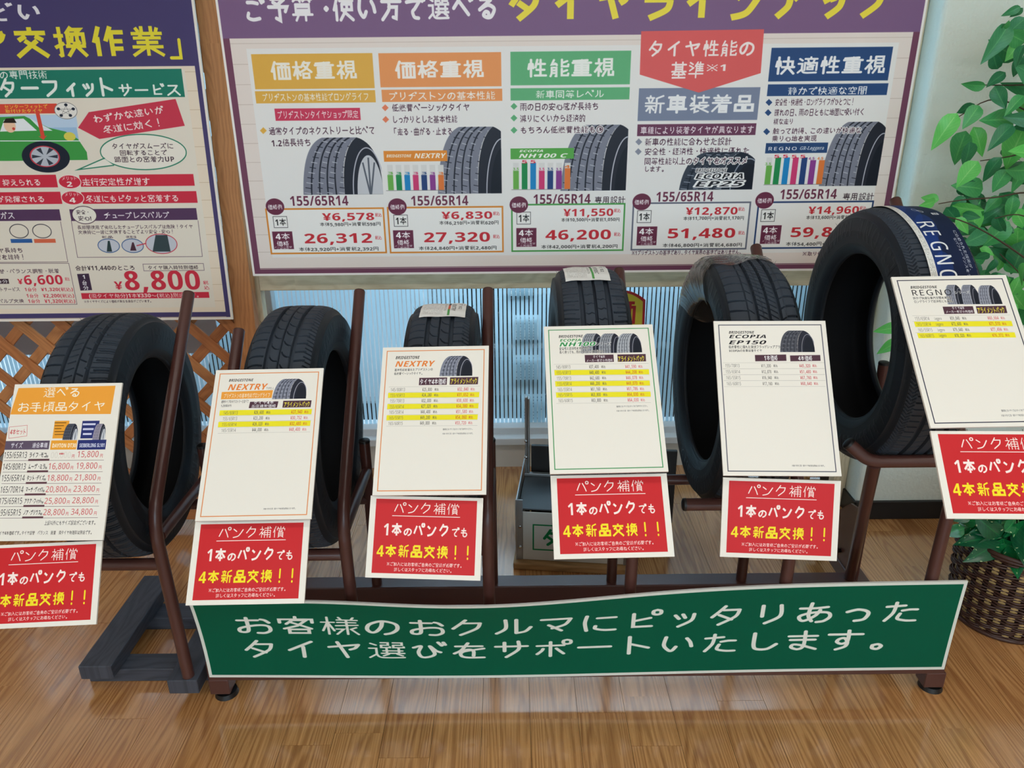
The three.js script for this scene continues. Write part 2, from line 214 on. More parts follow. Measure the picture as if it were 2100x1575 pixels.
// text with its left edge at x and the square of its characters from y to y + size
function text(ctx, str, x, y, size, o = {}) {
  if (o.width) o = { ...o, sx: o.width / textWidth(ctx, str, size, { ...o, sx: 1 }) };
  const sx = o.sx ?? 1, weight = o.weight ?? 0.1;
  if (o.align === 'center') x -= textWidth(ctx, str, size, o) / 2;
  if (o.align === 'right') x -= textWidth(ctx, str, size, o);
  ctx.save();
  ctx.translate(x, y); if (o.slant) ctx.transform(1, 0, -o.slant, 1, o.slant * size, 0);
  ctx.scale(sx, 1);
  let at = 0;
  for (const c of str) {
    const w = isLatin(c) ? latin(ctx, c, size, o) : size * ((GLYPH[c] && 'ッっャュョィァ・、。'.includes(c) ? o.small ?? 0.86 : 1) + (o.gap ?? 0));
    for (const pass of o.outline ? [1, 0] : [0]) {
      ctx.fillStyle = ctx.strokeStyle = pass ? o.outline : o.color ?? '#000';
      if (isLatin(c)) {
        latin(ctx, c, size, o); ctx.textBaseline = 'alphabetic';
        if (pass) { ctx.lineWidth = size * (o.outlineWidth ?? 0.12) * 2; ctx.lineJoin = 'round'; ctx.strokeText(c, at, size * 0.9); }
        else ctx.fillText(c, at, size * 0.9);
      } else if (c === '◆') { const m = size * 0.5; ctx.beginPath(); ctx.moveTo(at + m, m * 0.2); ctx.lineTo(at + m * 1.75, m); ctx.lineTo(at + m, m * 1.8); ctx.lineTo(at + m * 0.25, m); ctx.fill(); }
      else if (c !== '　') {
        const list = strokesOf(c); if (!list.length) missing.add(c);
        const heavy = size * weight * Math.max(0.46, 1.1 - 0.034 * list.length), pad = size * (0.05 + weight * 0.35), g = size - 2 * pad;
        ctx.lineWidth = heavy + (pass ? size * (o.outlineWidth ?? 0.12) * 2 : 0); ctx.lineCap = o.cap ?? 'round'; ctx.lineJoin = pass ? 'round' : o.join ?? 'miter'; ctx.miterLimit = 3;
        ctx.beginPath();
        for (const { curve, points } of list) {
          const q = points.map(([px, py]) => [at + pad + px * g + size * (o.gap ?? 0) / 2, pad + py * g]);
          ctx.moveTo(...q[0]);
          if (curve && q.length > 2) for (let i = 0; i < q.length - 1; i++) {
            const a = q[Math.max(0, i - 1)], b = q[i], d = q[i + 1], e = q[Math.min(q.length - 1, i + 2)];
            ctx.bezierCurveTo(b[0] + (d[0] - a[0]) / 6, b[1] + (d[1] - a[1]) / 6, d[0] - (e[0] - b[0]) / 6, d[1] - (e[1] - b[1]) / 6, d[0], d[1]);
          } else for (const p of q.slice(1)) ctx.lineTo(...p);
        }
        ctx.stroke();
      }
    }
    at += w;
  }
  ctx.restore();
}
// ---------------------------------------------------------------- the room
const ROOM = { x0: -2.4, x1: 2.6, z0: -2.63, z1: 2.8, top: 2.7 };
const plaster = (hex, bump = 0.0006, scale = 1) => { const t = texture(512, 512, (u, v) => 90 + 150 * fbm(u * 64 * scale, v * 64 * scale, 3), false); t.repeat.set(2, 2); return std(hex, 0.9, { bumpMap: t, bumpScale: bump }); };
const wallPaint = plaster('#d8d5cd', 0.0003), stucco = plaster('#d9e2d9', 0.0035, 0.8);
const withMetreUV = (g) => {      // uv in metres from the side that each face shows
  g = g.index ? g.toNonIndexed() : g; const p = g.attributes.position, n = g.attributes.normal, uv = new Float32Array(p.count * 2);
  for (let i = 0; i < p.count; i++) { const ax = Math.abs(n.getX(i)), ay = Math.abs(n.getY(i)), az = Math.abs(n.getZ(i)); const [a, b] = ay > ax && ay > az ? [p.getX(i), p.getZ(i)] : ax > az ? [p.getZ(i), p.getY(i)] : [p.getX(i), p.getY(i)]; uv[i * 2] = a; uv[i * 2 + 1] = b; }
  g.setAttribute('uv', new THREE.BufferAttribute(uv, 2)); return g;
};
const WIN = { x0: -2.2, x1: 1.5, y0: 0.13, y1: 2.25 };
structure('wall_back', withMetreUV(merge([
  box(ROOM.x0, ROOM.x1, 0, WIN.y0, ROOM.z0 - 0.16, ROOM.z0), box(ROOM.x0, ROOM.x1, WIN.y1, ROOM.top, ROOM.z0 - 0.16, ROOM.z0),
  box(ROOM.x0, WIN.x0, WIN.y0, WIN.y1, ROOM.z0 - 0.16, ROOM.z0), box(WIN.x1, ROOM.x1, WIN.y0, WIN.y1, ROOM.z0 - 0.16, ROOM.z0)])), wallPaint);
structure('wall_left', withMetreUV(box(ROOM.x0 - 0.15, ROOM.x0, 0, ROOM.top, ROOM.z0 - 0.16, ROOM.z1 + 0.15)), wallPaint);
structure('wall_right', withMetreUV(box(ROOM.x1, ROOM.x1 + 0.15, 0, ROOM.top, ROOM.z0 - 0.16, ROOM.z1 + 0.15)), wallPaint);
structure('wall_front', withMetreUV(merge([box(ROOM.x0, ROOM.x1, 0, 0.7, ROOM.z1, ROOM.z1 + 0.15), box(ROOM.x0, ROOM.x1, 2.35, ROOM.top, ROOM.z1, ROOM.z1 + 0.15),
  box(ROOM.x0, -1.9, 0.7, 2.35, ROOM.z1, ROOM.z1 + 0.15), box(2.1, ROOM.x1, 0.7, 2.35, ROOM.z1, ROOM.z1 + 0.15)])), wallPaint);
structure('ceiling', withMetreUV(box(ROOM.x0 - 0.15, ROOM.x1 + 0.15, ROOM.top, ROOM.top + 0.12, ROOM.z0 - 0.16, ROOM.z1 + 0.15)), std('#dcdad4', 0.9));
// stucco pier to the right of the window, with its rounded arris
{
  const s = new THREE.Shape(), x0 = 1.145, x1 = ROOM.x1, zf = -2.24, zb = ROOM.z0, r = 0.018;
  s.moveTo(x0, -zb); s.lineTo(x0, -zf + r); s.quadraticCurveTo(x0, -zf, x0 + r, -zf); s.lineTo(x1, -zf); s.lineTo(x1, -zb);
  const g = new THREE.ExtrudeGeometry(s, { depth: ROOM.top, bevelEnabled: false, curveSegments: 6 }).rotateX(-Math.PI / 2);
  structure('wall_pier', withMetreUV(g), stucco);
  structure('baseboard_right', merge([box(x0 - 0.008, x1, 0, 0.068, zf, zf + 0.012, 0.003), box(x0 - 0.008, x0, 0, 0.068, zb, zf + 0.012)]), std('#15181a', 0.45));
}
// floor: printed oak planks, each laid with a fine joint
const floorMap = woodMap(1024, 2048, [214, 158, 100], [118, 68, 32], { lanes: 8, rings: 5, stretch: 0.7, streak: 0.6, seed: 3 });
const floorBump = texture(512, 512, (u, v) => 128 + 90 * (noise(u * 260, v * 12) - 0.5) + 60 * (noise(u * 40, v * 6) - 0.5), false);
const plankMaterial = std('#ffffff', 0.17, { map: floorMap, bumpMap: floorBump, bumpScale: 0.00012, specularIntensity: 1, ior: 1.85, clearcoat: 0.8, clearcoatRoughness: 0.11 });
{
  const floor = structure('floor', box(ROOM.x0, ROOM.x1, -0.14, -0.008, ROOM.z0, ROOM.z1), std('#2a1c12', 0.9));
  const W = 0.1126, L = 0.915, gap = 0.0009, first = atY(778, 1547, 0).x, far = [];
  const c0 = Math.floor((ROOM.x0 - first) / W), c1 = Math.ceil((ROOM.x1 - first) / W);
  for (let c = c0; c < c1; c++) {
    const shift = hash(c, 21) * L;
    for (let k = -1; k < 7; k++) {
      const x0 = Math.max(ROOM.x0, first + c * W), x1 = Math.min(ROOM.x1, first + (c + 1) * W);
      const za = Math.max(ROOM.z0, ROOM.z0 + (k * L) + shift), zb = Math.min(ROOM.z1, ROOM.z0 + (k + 1) * L + shift);
      if (zb - za < 0.02 || x1 - x0 < 0.01) continue;
      const g = box(x0 + gap / 2, x1 - gap / 2, -0.008, 0, za + gap / 2, zb - gap / 2), lane = Math.floor(hash(c, k + 40) * 8), off = hash(c + 9, k) ;
      const p = g.attributes.position, uv = g.attributes.uv, flip = hash(c, k) > 0.5 ? -1 : 1;
      for (let i = 0; i < p.count; i++) uv.setXY(i, (lane + 0.04 + 0.92 * (p.getX(i) - first - c * W) / W) / 8, off + flip * p.getZ(i) / 1.5);
      if (zb < -0.75 && x0 > -1.75 && x1 < 2.1) part('plank', g, plankMaterial, floor); else far.push(g);
    }
  }
  part('plank', merge(far), plankMaterial, floor).userData.kind = 'stuff';
}

// ---------------------------------------------------------------- window wall: frame, sill, panes, and the frosted striped film on them
const whiteFrame = std('#d5dade', 0.35), glass = std('#ffffff', 0.02, { transmission: 1, thickness: 0, ior: 1.45 });
{
  const zc = -2.69, w = structure('window_1', merge([box(WIN.x0, WIN.x0 + 0.05, WIN.y0, WIN.y1, zc - 0.04, zc + 0.04, 0.004), box(WIN.x1 - 0.05, WIN.x1, WIN.y0, WIN.y1, zc - 0.04, zc + 0.04, 0.004),
    box(WIN.x0, WIN.x1, WIN.y0, WIN.y0 + 0.03, zc - 0.04, zc + 0.05, 0.004), box(WIN.x0, WIN.x1, WIN.y1 - 0.05, WIN.y1, zc - 0.04, zc + 0.04, 0.004),
    box(-0.895, -0.85, WIN.y0, WIN.y1, zc - 0.04, zc + 0.045, 0.004)]), whiteFrame);
  part('window_sill', box(WIN.x0, WIN.x1, WIN.y0 - 0.025, WIN.y0 + 0.004, -2.65, -2.60, 0.004), whiteFrame, w);
  const film = std('#c9e8f6', 1, { transmission: 0.8, thickness: 0 });
  for (const [x0, x1] of [[WIN.x0 + 0.05, -0.895], [-0.85, WIN.x1 - 0.05]]) {
    part('pane', box(x0, x1, WIN.y0 + 0.03, WIN.y1 - 0.05, zc - 0.003, zc + 0.003), glass, w);
    const strips = [];
    for (let x = x0; x < x1 - 0.002; x += 0.0158) { const r = Math.min(x1, x + 0.0112 + 0.0012 * (hash(Math.round(x * 1000), 2) - 0.5)); strips.push(new THREE.PlaneGeometry(r - x, WIN.y1 - WIN.y0 - 0.08).translate((x + r) / 2, (WIN.y0 + WIN.y1) / 2 - 0.01, zc + 0.0035)); }
    part('frosted_film', merge(strips), film, w).userData.kind = 'stuff';
  }
}
{
  const w = structure('window_2', merge([box(-1.9, 2.1, 0.7, 0.76, 2.82, 2.9), box(-1.9, 2.1, 2.29, 2.35, 2.82, 2.9), box(-1.9, -1.84, 0.7, 2.35, 2.82, 2.9), box(2.04, 2.1, 0.7, 2.35, 2.82, 2.9), box(0.07, 0.13, 0.7, 2.35, 2.82, 2.9)]), whiteFrame);
  for (const [a, b] of [[-1.84, 0.07], [0.13, 2.04]]) part('pane', box(a, b, 0.76, 2.29, 2.857, 2.863), glass, w);
}
// fluorescent panels in the ceiling
for (const [x, z, near] of [[-1.1, -0.55, 'left wall'], [0.35, -0.55, 'main notice board'], [1.8, -0.55, 'stucco pier'], [-1.1, 1.3, 'left wall by the shop front'], [0.35, 1.3, 'shop front'], [1.8, 1.3, 'right wall by the shop front']]) {
  const l = thing('ceiling_light', `white fluorescent ceiling panel facing down, nearest the ${near}`, 'ceiling light', V3(x, ROOM.top, z), 'ceiling lights');
  part('housing', box(-0.63, 0.63, -0.03, 0, -0.16, 0.16, 0.006), std('#e6e6e2', 0.5), l);
  part('diffuser', box(-0.6, 0.6, -0.036, -0.03, -0.13, 0.13), std('#ffffff', 0.6, { emissive: LAMP_COLOR, emissiveIntensity: 1.5 }), l);
  const a = new THREE.RectAreaLight(LAMP_COLOR, LAMP_POWER[z < 0 ? 0 : 1], 1.2, 0.26); a.position.set(0, -0.045, 0); a.rotation.x = -Math.PI / 2; l.add(a);
}
// ---------------------------------------------------------------- outside: pavement, two parked cars, a dark building across the way
structure('pavement', box(-14, 14, -0.2, -0.12, -14, ROOM.z0 - 0.17), std('#3c4448', 0.9));
structure('pavement_front', box(-14, 14, -0.2, -0.12, ROOM.z1 + 0.16, 14), std('#8d8f8c', 0.9));
function parkedCar(label, paint, x, z, len, hgt) {
  const g = thing('parked_car', label, 'car', V3(x, -0.12, z));
  const s = new THREE.Shape(), L = len / 2; s.moveTo(-L, 0.2); s.lineTo(-L, 0.72); s.quadraticCurveTo(-L + 0.02, 0.85, -L + 0.3, 0.9); s.lineTo(-L + 0.75, 0.98); s.lineTo(-L + 1.25, hgt - 0.06); s.quadraticCurveTo(-L + 1.35, hgt, -L + 1.6, hgt);
  s.lineTo(L - 0.35, hgt - 0.02); s.quadraticCurveTo(L - 0.1, hgt - 0.06, L - 0.06, 0.95); s.quadraticCurveTo(L, 0.8, L, 0.55); s.lineTo(L, 0.2);
  part('body', new THREE.ExtrudeGeometry(s, { depth: 1.5, bevelEnabled: true, bevelSize: 0.05, bevelThickness: 0.05, bevelSegments: 3 }).translate(0, 0, -0.75), paint, g);
  const dark = std('#0d1216', 0.1);
  for (const side of [-0.805, 0.805]) {
    for (const [a, b] of [[-L + 1.3, -0.12], [-0.05, L - 0.45]]) part('side_window', box(a, b, 1.0, hgt - 0.14, side - 0.005, side + 0.005, 0.004), dark, g);
    for (const wx of [-L + 0.65, L - 0.65]) { const wheel = part('wheel', new THREE.CylinderGeometry(0.28, 0.28, 0.18, 28).rotateX(Math.PI / 2).translate(wx, 0.28, side * 0.9), std('#121212', 0.8), g); part('wheel_cover', new THREE.CylinderGeometry(0.18, 0.19, 0.02, 24).rotateX(Math.PI / 2).translate(wx, 0.28, side * 0.9 + Math.sign(side) * 0.095), std('#9a9fa3', 0.3, { metalness: 0.8 }), wheel); }
  }
}
parkedCar('white car parked outside the left part of the striped window', std('#e9ecf2', 0.25, { clearcoat: 1 }), -2.1, -3.95, 3.4, 1.5);
parkedCar('dark blue car parked outside the middle of the striped window', std('#0b1620', 0.25, { clearcoat: 1 }), 1.62, -3.95, 3.6, 1.6);
{
  const b = thing('building_across', 'low dark grey building standing across the yard behind the cars', 'building', V3(1.5, -0.12, -9));
  part('wall', box(-7, 7, 0, 3.2, -1.5, 0), std('#39444a', 0.9), b); part('roof', box(-7.2, 7.2, 3.2, 3.4, -1.7, 0.25), std('#2c3338', 0.8), b);
  for (let k = -3; k <= 3; k++) { const f = part('window', box(k * 1.9 - 0.6, k * 1.9 + 0.6, 1.0, 2.3, 0, 0.04), std('#aab4b8', 0.5), b); part('pane', box(k * 1.9 - 0.54, k * 1.9 + 0.54, 1.06, 2.24, 0.04, 0.05), std('#18242b', 0.1), f); }
}
// ---------------------------------------------------------------- trellis, timber frame and the two big notice boards
const cedar = woodMap(256, 1024, [196, 132, 78], [140, 84, 44], { rings: 5, stretch: 1.2, streak: 0.4, seed: 12 });
const cedarMaterials = ['#ffffff', '#ecdcd0', '#f6eadf'].map((c) => std(c, 0.62, { map: cedar }));
const paleTimber = std('#ffffff', 0.65, { map: woodMap(256, 1024, [222, 206, 174], [182, 162, 130], { rings: 4, stretch: 1.4, streak: 0.35, seed: 31 }) });
const longUV = (g, along, seedy) => {    // grain along one axis, uv in metres, moved on for each piece
  const p = g.attributes.position, n = g.attributes.normal, uv = g.attributes.uv, o = hash(seedy, 77) * 3;
  for (let i = 0; i < p.count; i++) { const q = [p.getX(i), p.getY(i), p.getZ(i)], rest = [0, 1, 2].filter((k) => k !== along), m = Math.abs(n.getComponent(i, rest[0])) > 0.7 ? rest[1] : rest[0]; uv.setXY(i, q[m] * 4 + o * 1.7, q[along] / 1.2 + o); }
  return g;
};
{
  const d = 2.27, x0 = -2.3, x1 = atZ(497, 600, d).x - 0.0, y0 = 0.06, y1 = 2.05, right = atZ(519, 600, d).x, left = atZ(476, 600, d).x;
  const t = thing('wooden_trellis', 'brown diagonal wooden trellis leaning back before the window', 'trellis', V3(0, 0, -d + 0.72 * 0.075)); t.rotation.x = -0.075;
  for (const [a, b] of [[x0, x0 + 0.045], [left, right]]) part('post', longUV(box(a, b, 0, y1 + 0.02, -0.02, 0.02, 0.003), 1, a * 50 | 0), cedarMaterials[0], t);
  for (const y of [y0, y1]) part('rail', longUV(box(x0 + 0.045, left, y - 0.02, y + 0.02, -0.018, 0.018, 0.003), 0, y * 40 | 0), cedarMaterials[1], t);
  const pitch = 0.1265, sw = 0.032, th = 0.008, ref = { 1: atZ(36, 657, d), '-1': atZ(113, 686, d) };
  for (const dir of [1, -1]) {                          // 1: falls to the right, in front; -1: rises to the right, behind
    const c0 = ref[dir].x + dir * ref[dir].y;
    for (let k = -30; k < 30; k++) {
      const c = c0 + k * pitch, xa = x0 + 0.03, xb = left + 0.008;              // x + dir*y = c
      let ya = (c - xa) * dir, yb = (c - xb) * dir, pa = [xa, ya], pb = [xb, yb];
      const clip = (p) => { if (p[1] < y0) return [c - dir * y0, y0]; if (p[1] > y1) return [c - dir * y1, y1]; return p; };
      pa = clip(pa); pb = clip(pb);
      if (pa[0] < xa - 1e-6 || pa[0] > xb || pb[0] > xb + 1e-6 || pb[0] < xa || pb[0] - pa[0] < 0.03) continue;
      const len = Math.hypot(pb[0] - pa[0], pb[1] - pa[1]);
      const g = longUV(new RoundedBoxGeometry(sw, len, th, 1, 0.0015), 1, k * 3 + dir);
      const m = part('slat', g, cedarMaterials[(k + 30) % 3], t); m.position.set((pa[0] + pb[0]) / 2, (pa[1] + pb[1]) / 2, dir * 0.0042); m.rotation.z = dir * Math.PI / 4;
    }
  }
}
{
  const d = 2.34, f = thing('timber_frame', 'pale timber frame of two posts and a rail under the main notice board', 'frame', V3(0, 0, -d));
  const lx = atZ(531, 620, d).x, rx = 1.122, ry0 = atZ(1000, 588, d).y, ry1 = ry0 + 0.062;
  part('post', longUV(box(lx - 0.016, lx + 0.016, 0, ry1, -0.02, 0.02, 0.003), 1, 4), paleTimber, f);
  part('post', longUV(box(rx - 0.022, rx + 0.022, 0, 2.0, -0.02, 0.02, 0.003), 1, 9), paleTimber, f);
  part('rail', longUV(box(lx + 0.016, rx - 0.022, ry0, ry1, -0.02, 0.025, 0.003), 0, 15), paleTimber, f);
}
{ // a grey sheet on the glass behind the trellis
  const a = atZ(-250, 600, 2.62), b = atZ(446, 730, 2.62);
  const m = part('grey_sheet', box(a.x, b.x, b.y, a.y, -0.003, 0.003), std('#a9a3a8', 0.5)); m.position.z = -2.655; tag(m, 'plain grey plastic sheet on the glass behind the trellis', 'sheet');
}
// prints of tyres on the boards and cards: tread at the left, wall and hole at the right
function tyrePrint(ctx, x, y, w, h, { dark = '#232733', mid = '#7d8190', light = '#b9bcc8', wheel = false, cut = 1, ribs = 5 } = {}) {
  ctx.save(); ctx.beginPath(); ctx.rect(x, y, w * cut, h); ctx.clip();
  const tx = w * 0.52, R = h * 1.25;
  ctx.fillStyle = mid; ctx.beginPath(); ctx.moveTo(x, y + h * 1.02); ctx.quadraticCurveTo(x + w * 0.04, y + h * 0.12, x + w * 0.30, y); ctx.lineTo(x + w * 0.72, y); ctx.quadraticCurveTo(x + tx * 0.95, y + h * 0.2, x + tx, y + h * 1.02); ctx.fill();
  ctx.lineWidth = Math.max(0.8, w * 0.018); ctx.strokeStyle = dark;
  for (let k = 1; k < ribs; k++) { const t = k / ribs; ctx.beginPath(); ctx.moveTo(x + tx * t, y + h * 1.02); ctx.quadraticCurveTo(x + w * (0.05 + 0.42 * t), y + h * 0.15, x + w * (0.3 + 0.42 * t), y); ctx.stroke(); }
  ctx.lineWidth = Math.max(0.6, w * 0.009);
  for (let k = 0; k < 11; k++) { const yy = y + h * (0.06 + k * 0.09), s = Math.pow(k / 11, 0.6); ctx.strokeStyle = k % 2 ? dark : light; for (const [a, b] of [[0.0, 0.16], [0.84, 1.0], [0.3, 0.42], [0.55, 0.68]]) { const l = x + w * (0.3 * (1 - s)), r = x + w * (0.72 - 0.2 * s); ctx.beginPath(); ctx.moveTo(l + (r - l) * a, yy); ctx.lineTo(l + (r - l) * b, yy + h * 0.02); ctx.stroke(); } }
  ctx.fillStyle = dark; ctx.beginPath(); ctx.moveTo(x + tx, y + h * 1.02); ctx.quadraticCurveTo(x + tx * 0.98, y + h * 0.2, x + w * 0.72, y); ctx.quadraticCurveTo(x + w * 1.02, y + h * 0.12, x + w * 1.0, y + h * 1.02); ctx.fill();
  ctx.strokeStyle = light; ctx.lineWidth = Math.max(1, w * 0.014); ctx.beginPath(); ctx.ellipse(x + w * 0.83, y + h * 1.02, w * 0.2, h * 0.84, 0, Math.PI, Math.PI * 2); ctx.stroke();
  ctx.fillStyle = wheel ? '#c9ccd2' : '#141a26'; ctx.beginPath(); ctx.ellipse(x + w * 0.845, y + h * 1.05, w * 0.165, h * 0.74, 0, Math.PI, Math.PI * 2); ctx.fill();
  if (wheel) { ctx.strokeStyle = '#59606c'; ctx.lineWidth = w * 0.02; for (const a of [-0.5, 0, 0.5]) { ctx.beginPath(); ctx.moveTo(x + w * 0.845, y + h * 1.05); ctx.lineTo(x + w * (0.845 + 0.15 * Math.sin(a)), y + h * (1.05 - 0.7 * Math.cos(a))); ctx.stroke(); } }
  ctx.restore();
}
const brandMark = (p, x0, y0, x1, y1, color = '#222', o = {}) => p.text('BRIDGESTONE', x0, y0, x1, y1, color, { italic: true, ...o });
{
  const D = 2.2, a = atZ(447, 0, D), b = atZ(1903, 0, D), bottom = atZ(520, 566, D).y, x0 = atZ(519, 566, D).x, x1 = b.x, top = bottom + 0.93;
  const p = sheet(V3((x0 + x1) / 2, (bottom + top) / 2, -D), [0, 0, 0], x1 - x0, top - bottom, 2048), c = p.ctx, W = p.canvas.width, H = p.canvas.height;
  const purple = '#7d5f86', maroon = '#6b3149', ink = '#4a2a3e';
  c.fillStyle = '#efece8'; c.fillRect(0, 0, W, H);
  c.fillStyle = '#74465e'; c.fillRect(7, 7, W - 14, H - 14); c.fillStyle = purple; c.fillRect(7, 7, W - 14, p.at(1200, 72)[1] - 7);
  const yTop = p.at(1200, 72)[1], yBot = p.at(1000, 546)[1];
  c.fillStyle = '#e7ddd6'; c.fillRect(26, yTop, W - 52, yBot - yTop);
  c.strokeStyle = '#cbbdb4'; c.lineWidth = 1.6;
  for (let k = 0; k < 13; k++) { const y = yTop + 14 + k * (yBot - yTop) / 12.2; c.beginPath(); c.moveTo(26, y); c.lineTo(W - 26, y); c.stroke(); }
  { const [xa, ya] = p.at(505, 100), [xb] = p.at(1842, 100), yb = p.at(1000, 524)[1]; c.fillStyle = '#e9e9e7'; c.fillRect(xa, ya, xb - xa, yb - ya); }
  p.text('ご予算・使い方で選べる', 497, -12, 1022, 46, '#f1f0f4', { weight: 0.14, small: 0.7 });
  p.text('タイヤラインアップ', 1035, -40, 1836, 49, '#efe04a', { weight: 0.15, cap: 'butt', small: 0.9 });
  const bold = { weight: 0.135 }, mid = { weight: 0.1 }, body = { weight: 0.095 };
  const chart = (x0, y0, x1, y1, vals, nums) => {
    const colors = ['#6bb04f', '#1f8a4f', '#1b86c6', '#cf3c74', '#24437a', '#8a3d8f', '#e07a3a'], n = 7, s = (x1 - x0) / n;
    vals.forEach((v, i) => { p.rect(x0 + s * (i + 0.14), y0 + 4, x0 + s * (i + 0.8), y1, '#dcdcda'); p.rect(x0 + s * (i + 0.14), y1 - (y1 - y0 - 4) * v / 5, x0 + s * (i + 0.8), y1, colors[i]); p.text(nums[i], x0 + s * (i + 0.12), y1 - (y1 - y0 - 4) * v / 5 - 7, x0 + s * (i + 0.82), y1 - (y1 - y0 - 4) * v / 5 + (v >= 5 ? 2 : 0), v >= 5 ? '#d8344e' : colors[i]); });
    p.rect(x0 - 1, y1, x1 + 1, y1 + 1, '#777');
  };
  const price = (cx, cy, x0, y0, x1, y1, color, one, oneBase, four, fourBase) => {
    p.rect(x0, y0, x1, y1, '#f1f1ee'); p.rect(x0, y0, x1, y1, color, 5);
    const w = x1 - x0, m = y0 + (y1 - y0) * 0.47;
    p.rect(x0 + 10, y0 + 16, x0 + 38, m - 4, '#333', 1.5); p.text('1本', x0 + 13, y0 + 19, x0 + 36, m - 7, '#222', mid);
    p.rect(x0 + 9, m + 4, x0 + 50, y1 - 8, maroon); p.text('4本', x0 + 14, m + 6, x0 + 44, m + 22, '#fff', mid); p.text('価格', x0 + 16, m + 23, x0 + 42, m + 34, '#fff', mid); p.text('メーカー希望', x0 + 11, m + 34, x0 + 48, m + 38, '#eee', body); p.text('小売価格', x0 + 16, m + 38, x0 + 42, m + 42, '#eee', body);
    p.text('¥' + one, x0 + w * 0.46, y0 + 6, x1 - 20, y0 + 26, '#c8323c'); p.text(oneBase, x0 + w * 0.44, y0 + 27, x1 - 8, y0 + 36, '#444', body);
    p.text(four, x0 + w * 0.3, m + 4, x1 - 24, m + 30, '#c8323c'); p.text('税込', x1 - 20, y0 + 8, x1 - 6, y0 + 17, '#c8323c', body); p.text('税込', x1 - 20, m + 12, x1 - 6, m + 21, '#c8323c', body);
    p.text(fourBase, x0 + w * 0.26, y1 - 13, x1 - 12, y1 - 4, '#444', body);
    p.oval(cx, cy, 19, 17, maroon); p.text('価格例', cx - 15, cy - 5, cx + 15, cy + 6, '#fff', mid);
  };
  const tyre = (x0, y0, x1, y1, o) => { const [ax] = p.at(x0, (y0 + y1) / 2), [bx] = p.at(x1, (y0 + y1) / 2), ay = p.at((x0 + x1) / 2, y0)[1], by = p.at((x0 + x1) / 2, y1)[1]; tyrePrint(c, ax, ay, (bx - ax) / (o?.cut ?? 1), by - ay, o); };
  const bullet = (color, x, y) => p.poly([[x - 7, y], [x, y - 7], [x + 7, y], [x, y + 7]], color);
  // long life tyre
  p.rect(519, 110, 766, 182, '#e2b04c'); p.text('価格重視', 552, 123, 733, 165, '#f4f0e4', bold); p.rect(524, 186, 770, 211, '#e2b04c'); p.text('ブリヂストンの基本性能でロングライフ', 537, 190, 757, 208, '#f4f0e4', body);
  p.rect(564, 222, 739, 247, '#cc3c5c'); p.text('ブリヂストンタイヤショップ限定', 568, 226, 735, 244, '#f3e6e6', body);
  bullet('#e2b04c', 540, 268); p.text('通常タイプのネクストリーと比べて', 551, 259, 769, 277, ink, body); p.text('1.2倍長持ち', 556, 284, 638, 301, ink, body);
  tyre(616, 282, 782, 399, { wheel: true });
  p.text('155/65R14', 594, 401, 715, 424, maroon, { latinScale: 1.2 });
  // standard tyre
  p.rect(778, 108, 1028, 178, '#ea9a5c'); p.text('価格重視', 807, 122, 994, 162, '#f6f1ea', bold); p.rect(783, 183, 1030, 208, '#ea9a5c'); p.text('ブリヂストンの基本性能', 796, 187, 1016, 206, '#f6f1ea', mid);
  bullet('#e8825e', 790, 221); p.text('低燃費ベーシックタイヤ', 803, 212, 964, 229, ink, body); bullet('#e8825e', 791, 245); p.text('しっかりとした基本性能', 803, 236, 938, 253, ink, body); p.text('「走る・曲がる・止まる」', 803, 261, 940, 278, ink, body);
  tyre(895, 260, 1028, 397, { cut: 0.82 }); p.rect(787, 309, 917, 331, '#e58e34'); p.text('BRIDGESTONE', 792, 316, 843, 324, '#f7ead6', { italic: true }); p.text('NEXTRY', 848, 313, 912, 326, '#fbf3e6', { italic: true });
  chart(793, 334, 914, 390, [3, 3, 3, 3, 3, 3, 3], ['3', '3', '3', '3', '3', '3', '3']); p.text('155/65R14', 842, 400, 961, 423, maroon, { latinScale: 1.2 });
  // rain tyre
  p.rect(1047, 105, 1293, 174, '#62b27c'); p.text('性能重視', 1078, 118, 1262, 160, '#f0f4ee', bold); p.rect(1047, 180, 1291, 205, '#62b27c'); p.text('新車同等レベル', 1098, 184, 1239, 202, '#f0f4ee', mid);
  bullet('#5fae7a', 1054, 218); p.text('雨の日の安心感が長持ち', 1066, 210, 1228, 227, ink, body); bullet('#5fae7a', 1054, 242); p.text('減りにくいから経済的', 1066, 234, 1201, 251, ink, body); bullet('#5fae7a', 1054, 267);
  tyre(1150, 256, 1286, 391, { cut: 0.82 }); p.text('もちろん低燃費性能も◎', 1066, 258, 1238, 274, ink, { ...body, outline: '#ecebe9', outlineWidth: 0.1 });
  p.rect(1047, 304, 1177, 326, '#58a94c'); p.text('ECOPIA', 1064, 307, 1114, 313, '#f0f5ea', { italic: true }); p.text('NH100 C', 1062, 313, 1162, 324, '#f4f8ee', { italic: true });
  chart(1050, 330, 1173, 388, [3.5, 5, 5, 3.5, 3.5, 3.5, 4], ['3.5', '5', '5', '3.5', '3.5', '3.5', '4']); p.text('155/65R14', 1093, 397, 1212, 420, maroon, { latinScale: 1.2 }); p.text('専用設計', 1219, 402, 1283, 418, '#3c2c36', body);
  // original equipment tyre
  p.rect(1309, 180, 1556, 247, '#7b869f'); p.text('新車装着品', 1320, 192, 1549, 234, '#eef0f2', bold); p.poly([[1315, 64], [1567, 60], [1560, 150], [1433, 190], [1312, 153]], '#dd5f5e');
  p.text('タイヤ性能の', 1328, 81, 1551, 118, '#f6e9e6', { ...bold, weight: 0.12 }); p.text('基準', 1375, 124, 1445, 163, '#f6e9e6', bold); p.text('※1', 1446, 130, 1493, 148, '#f6e9e6', mid);
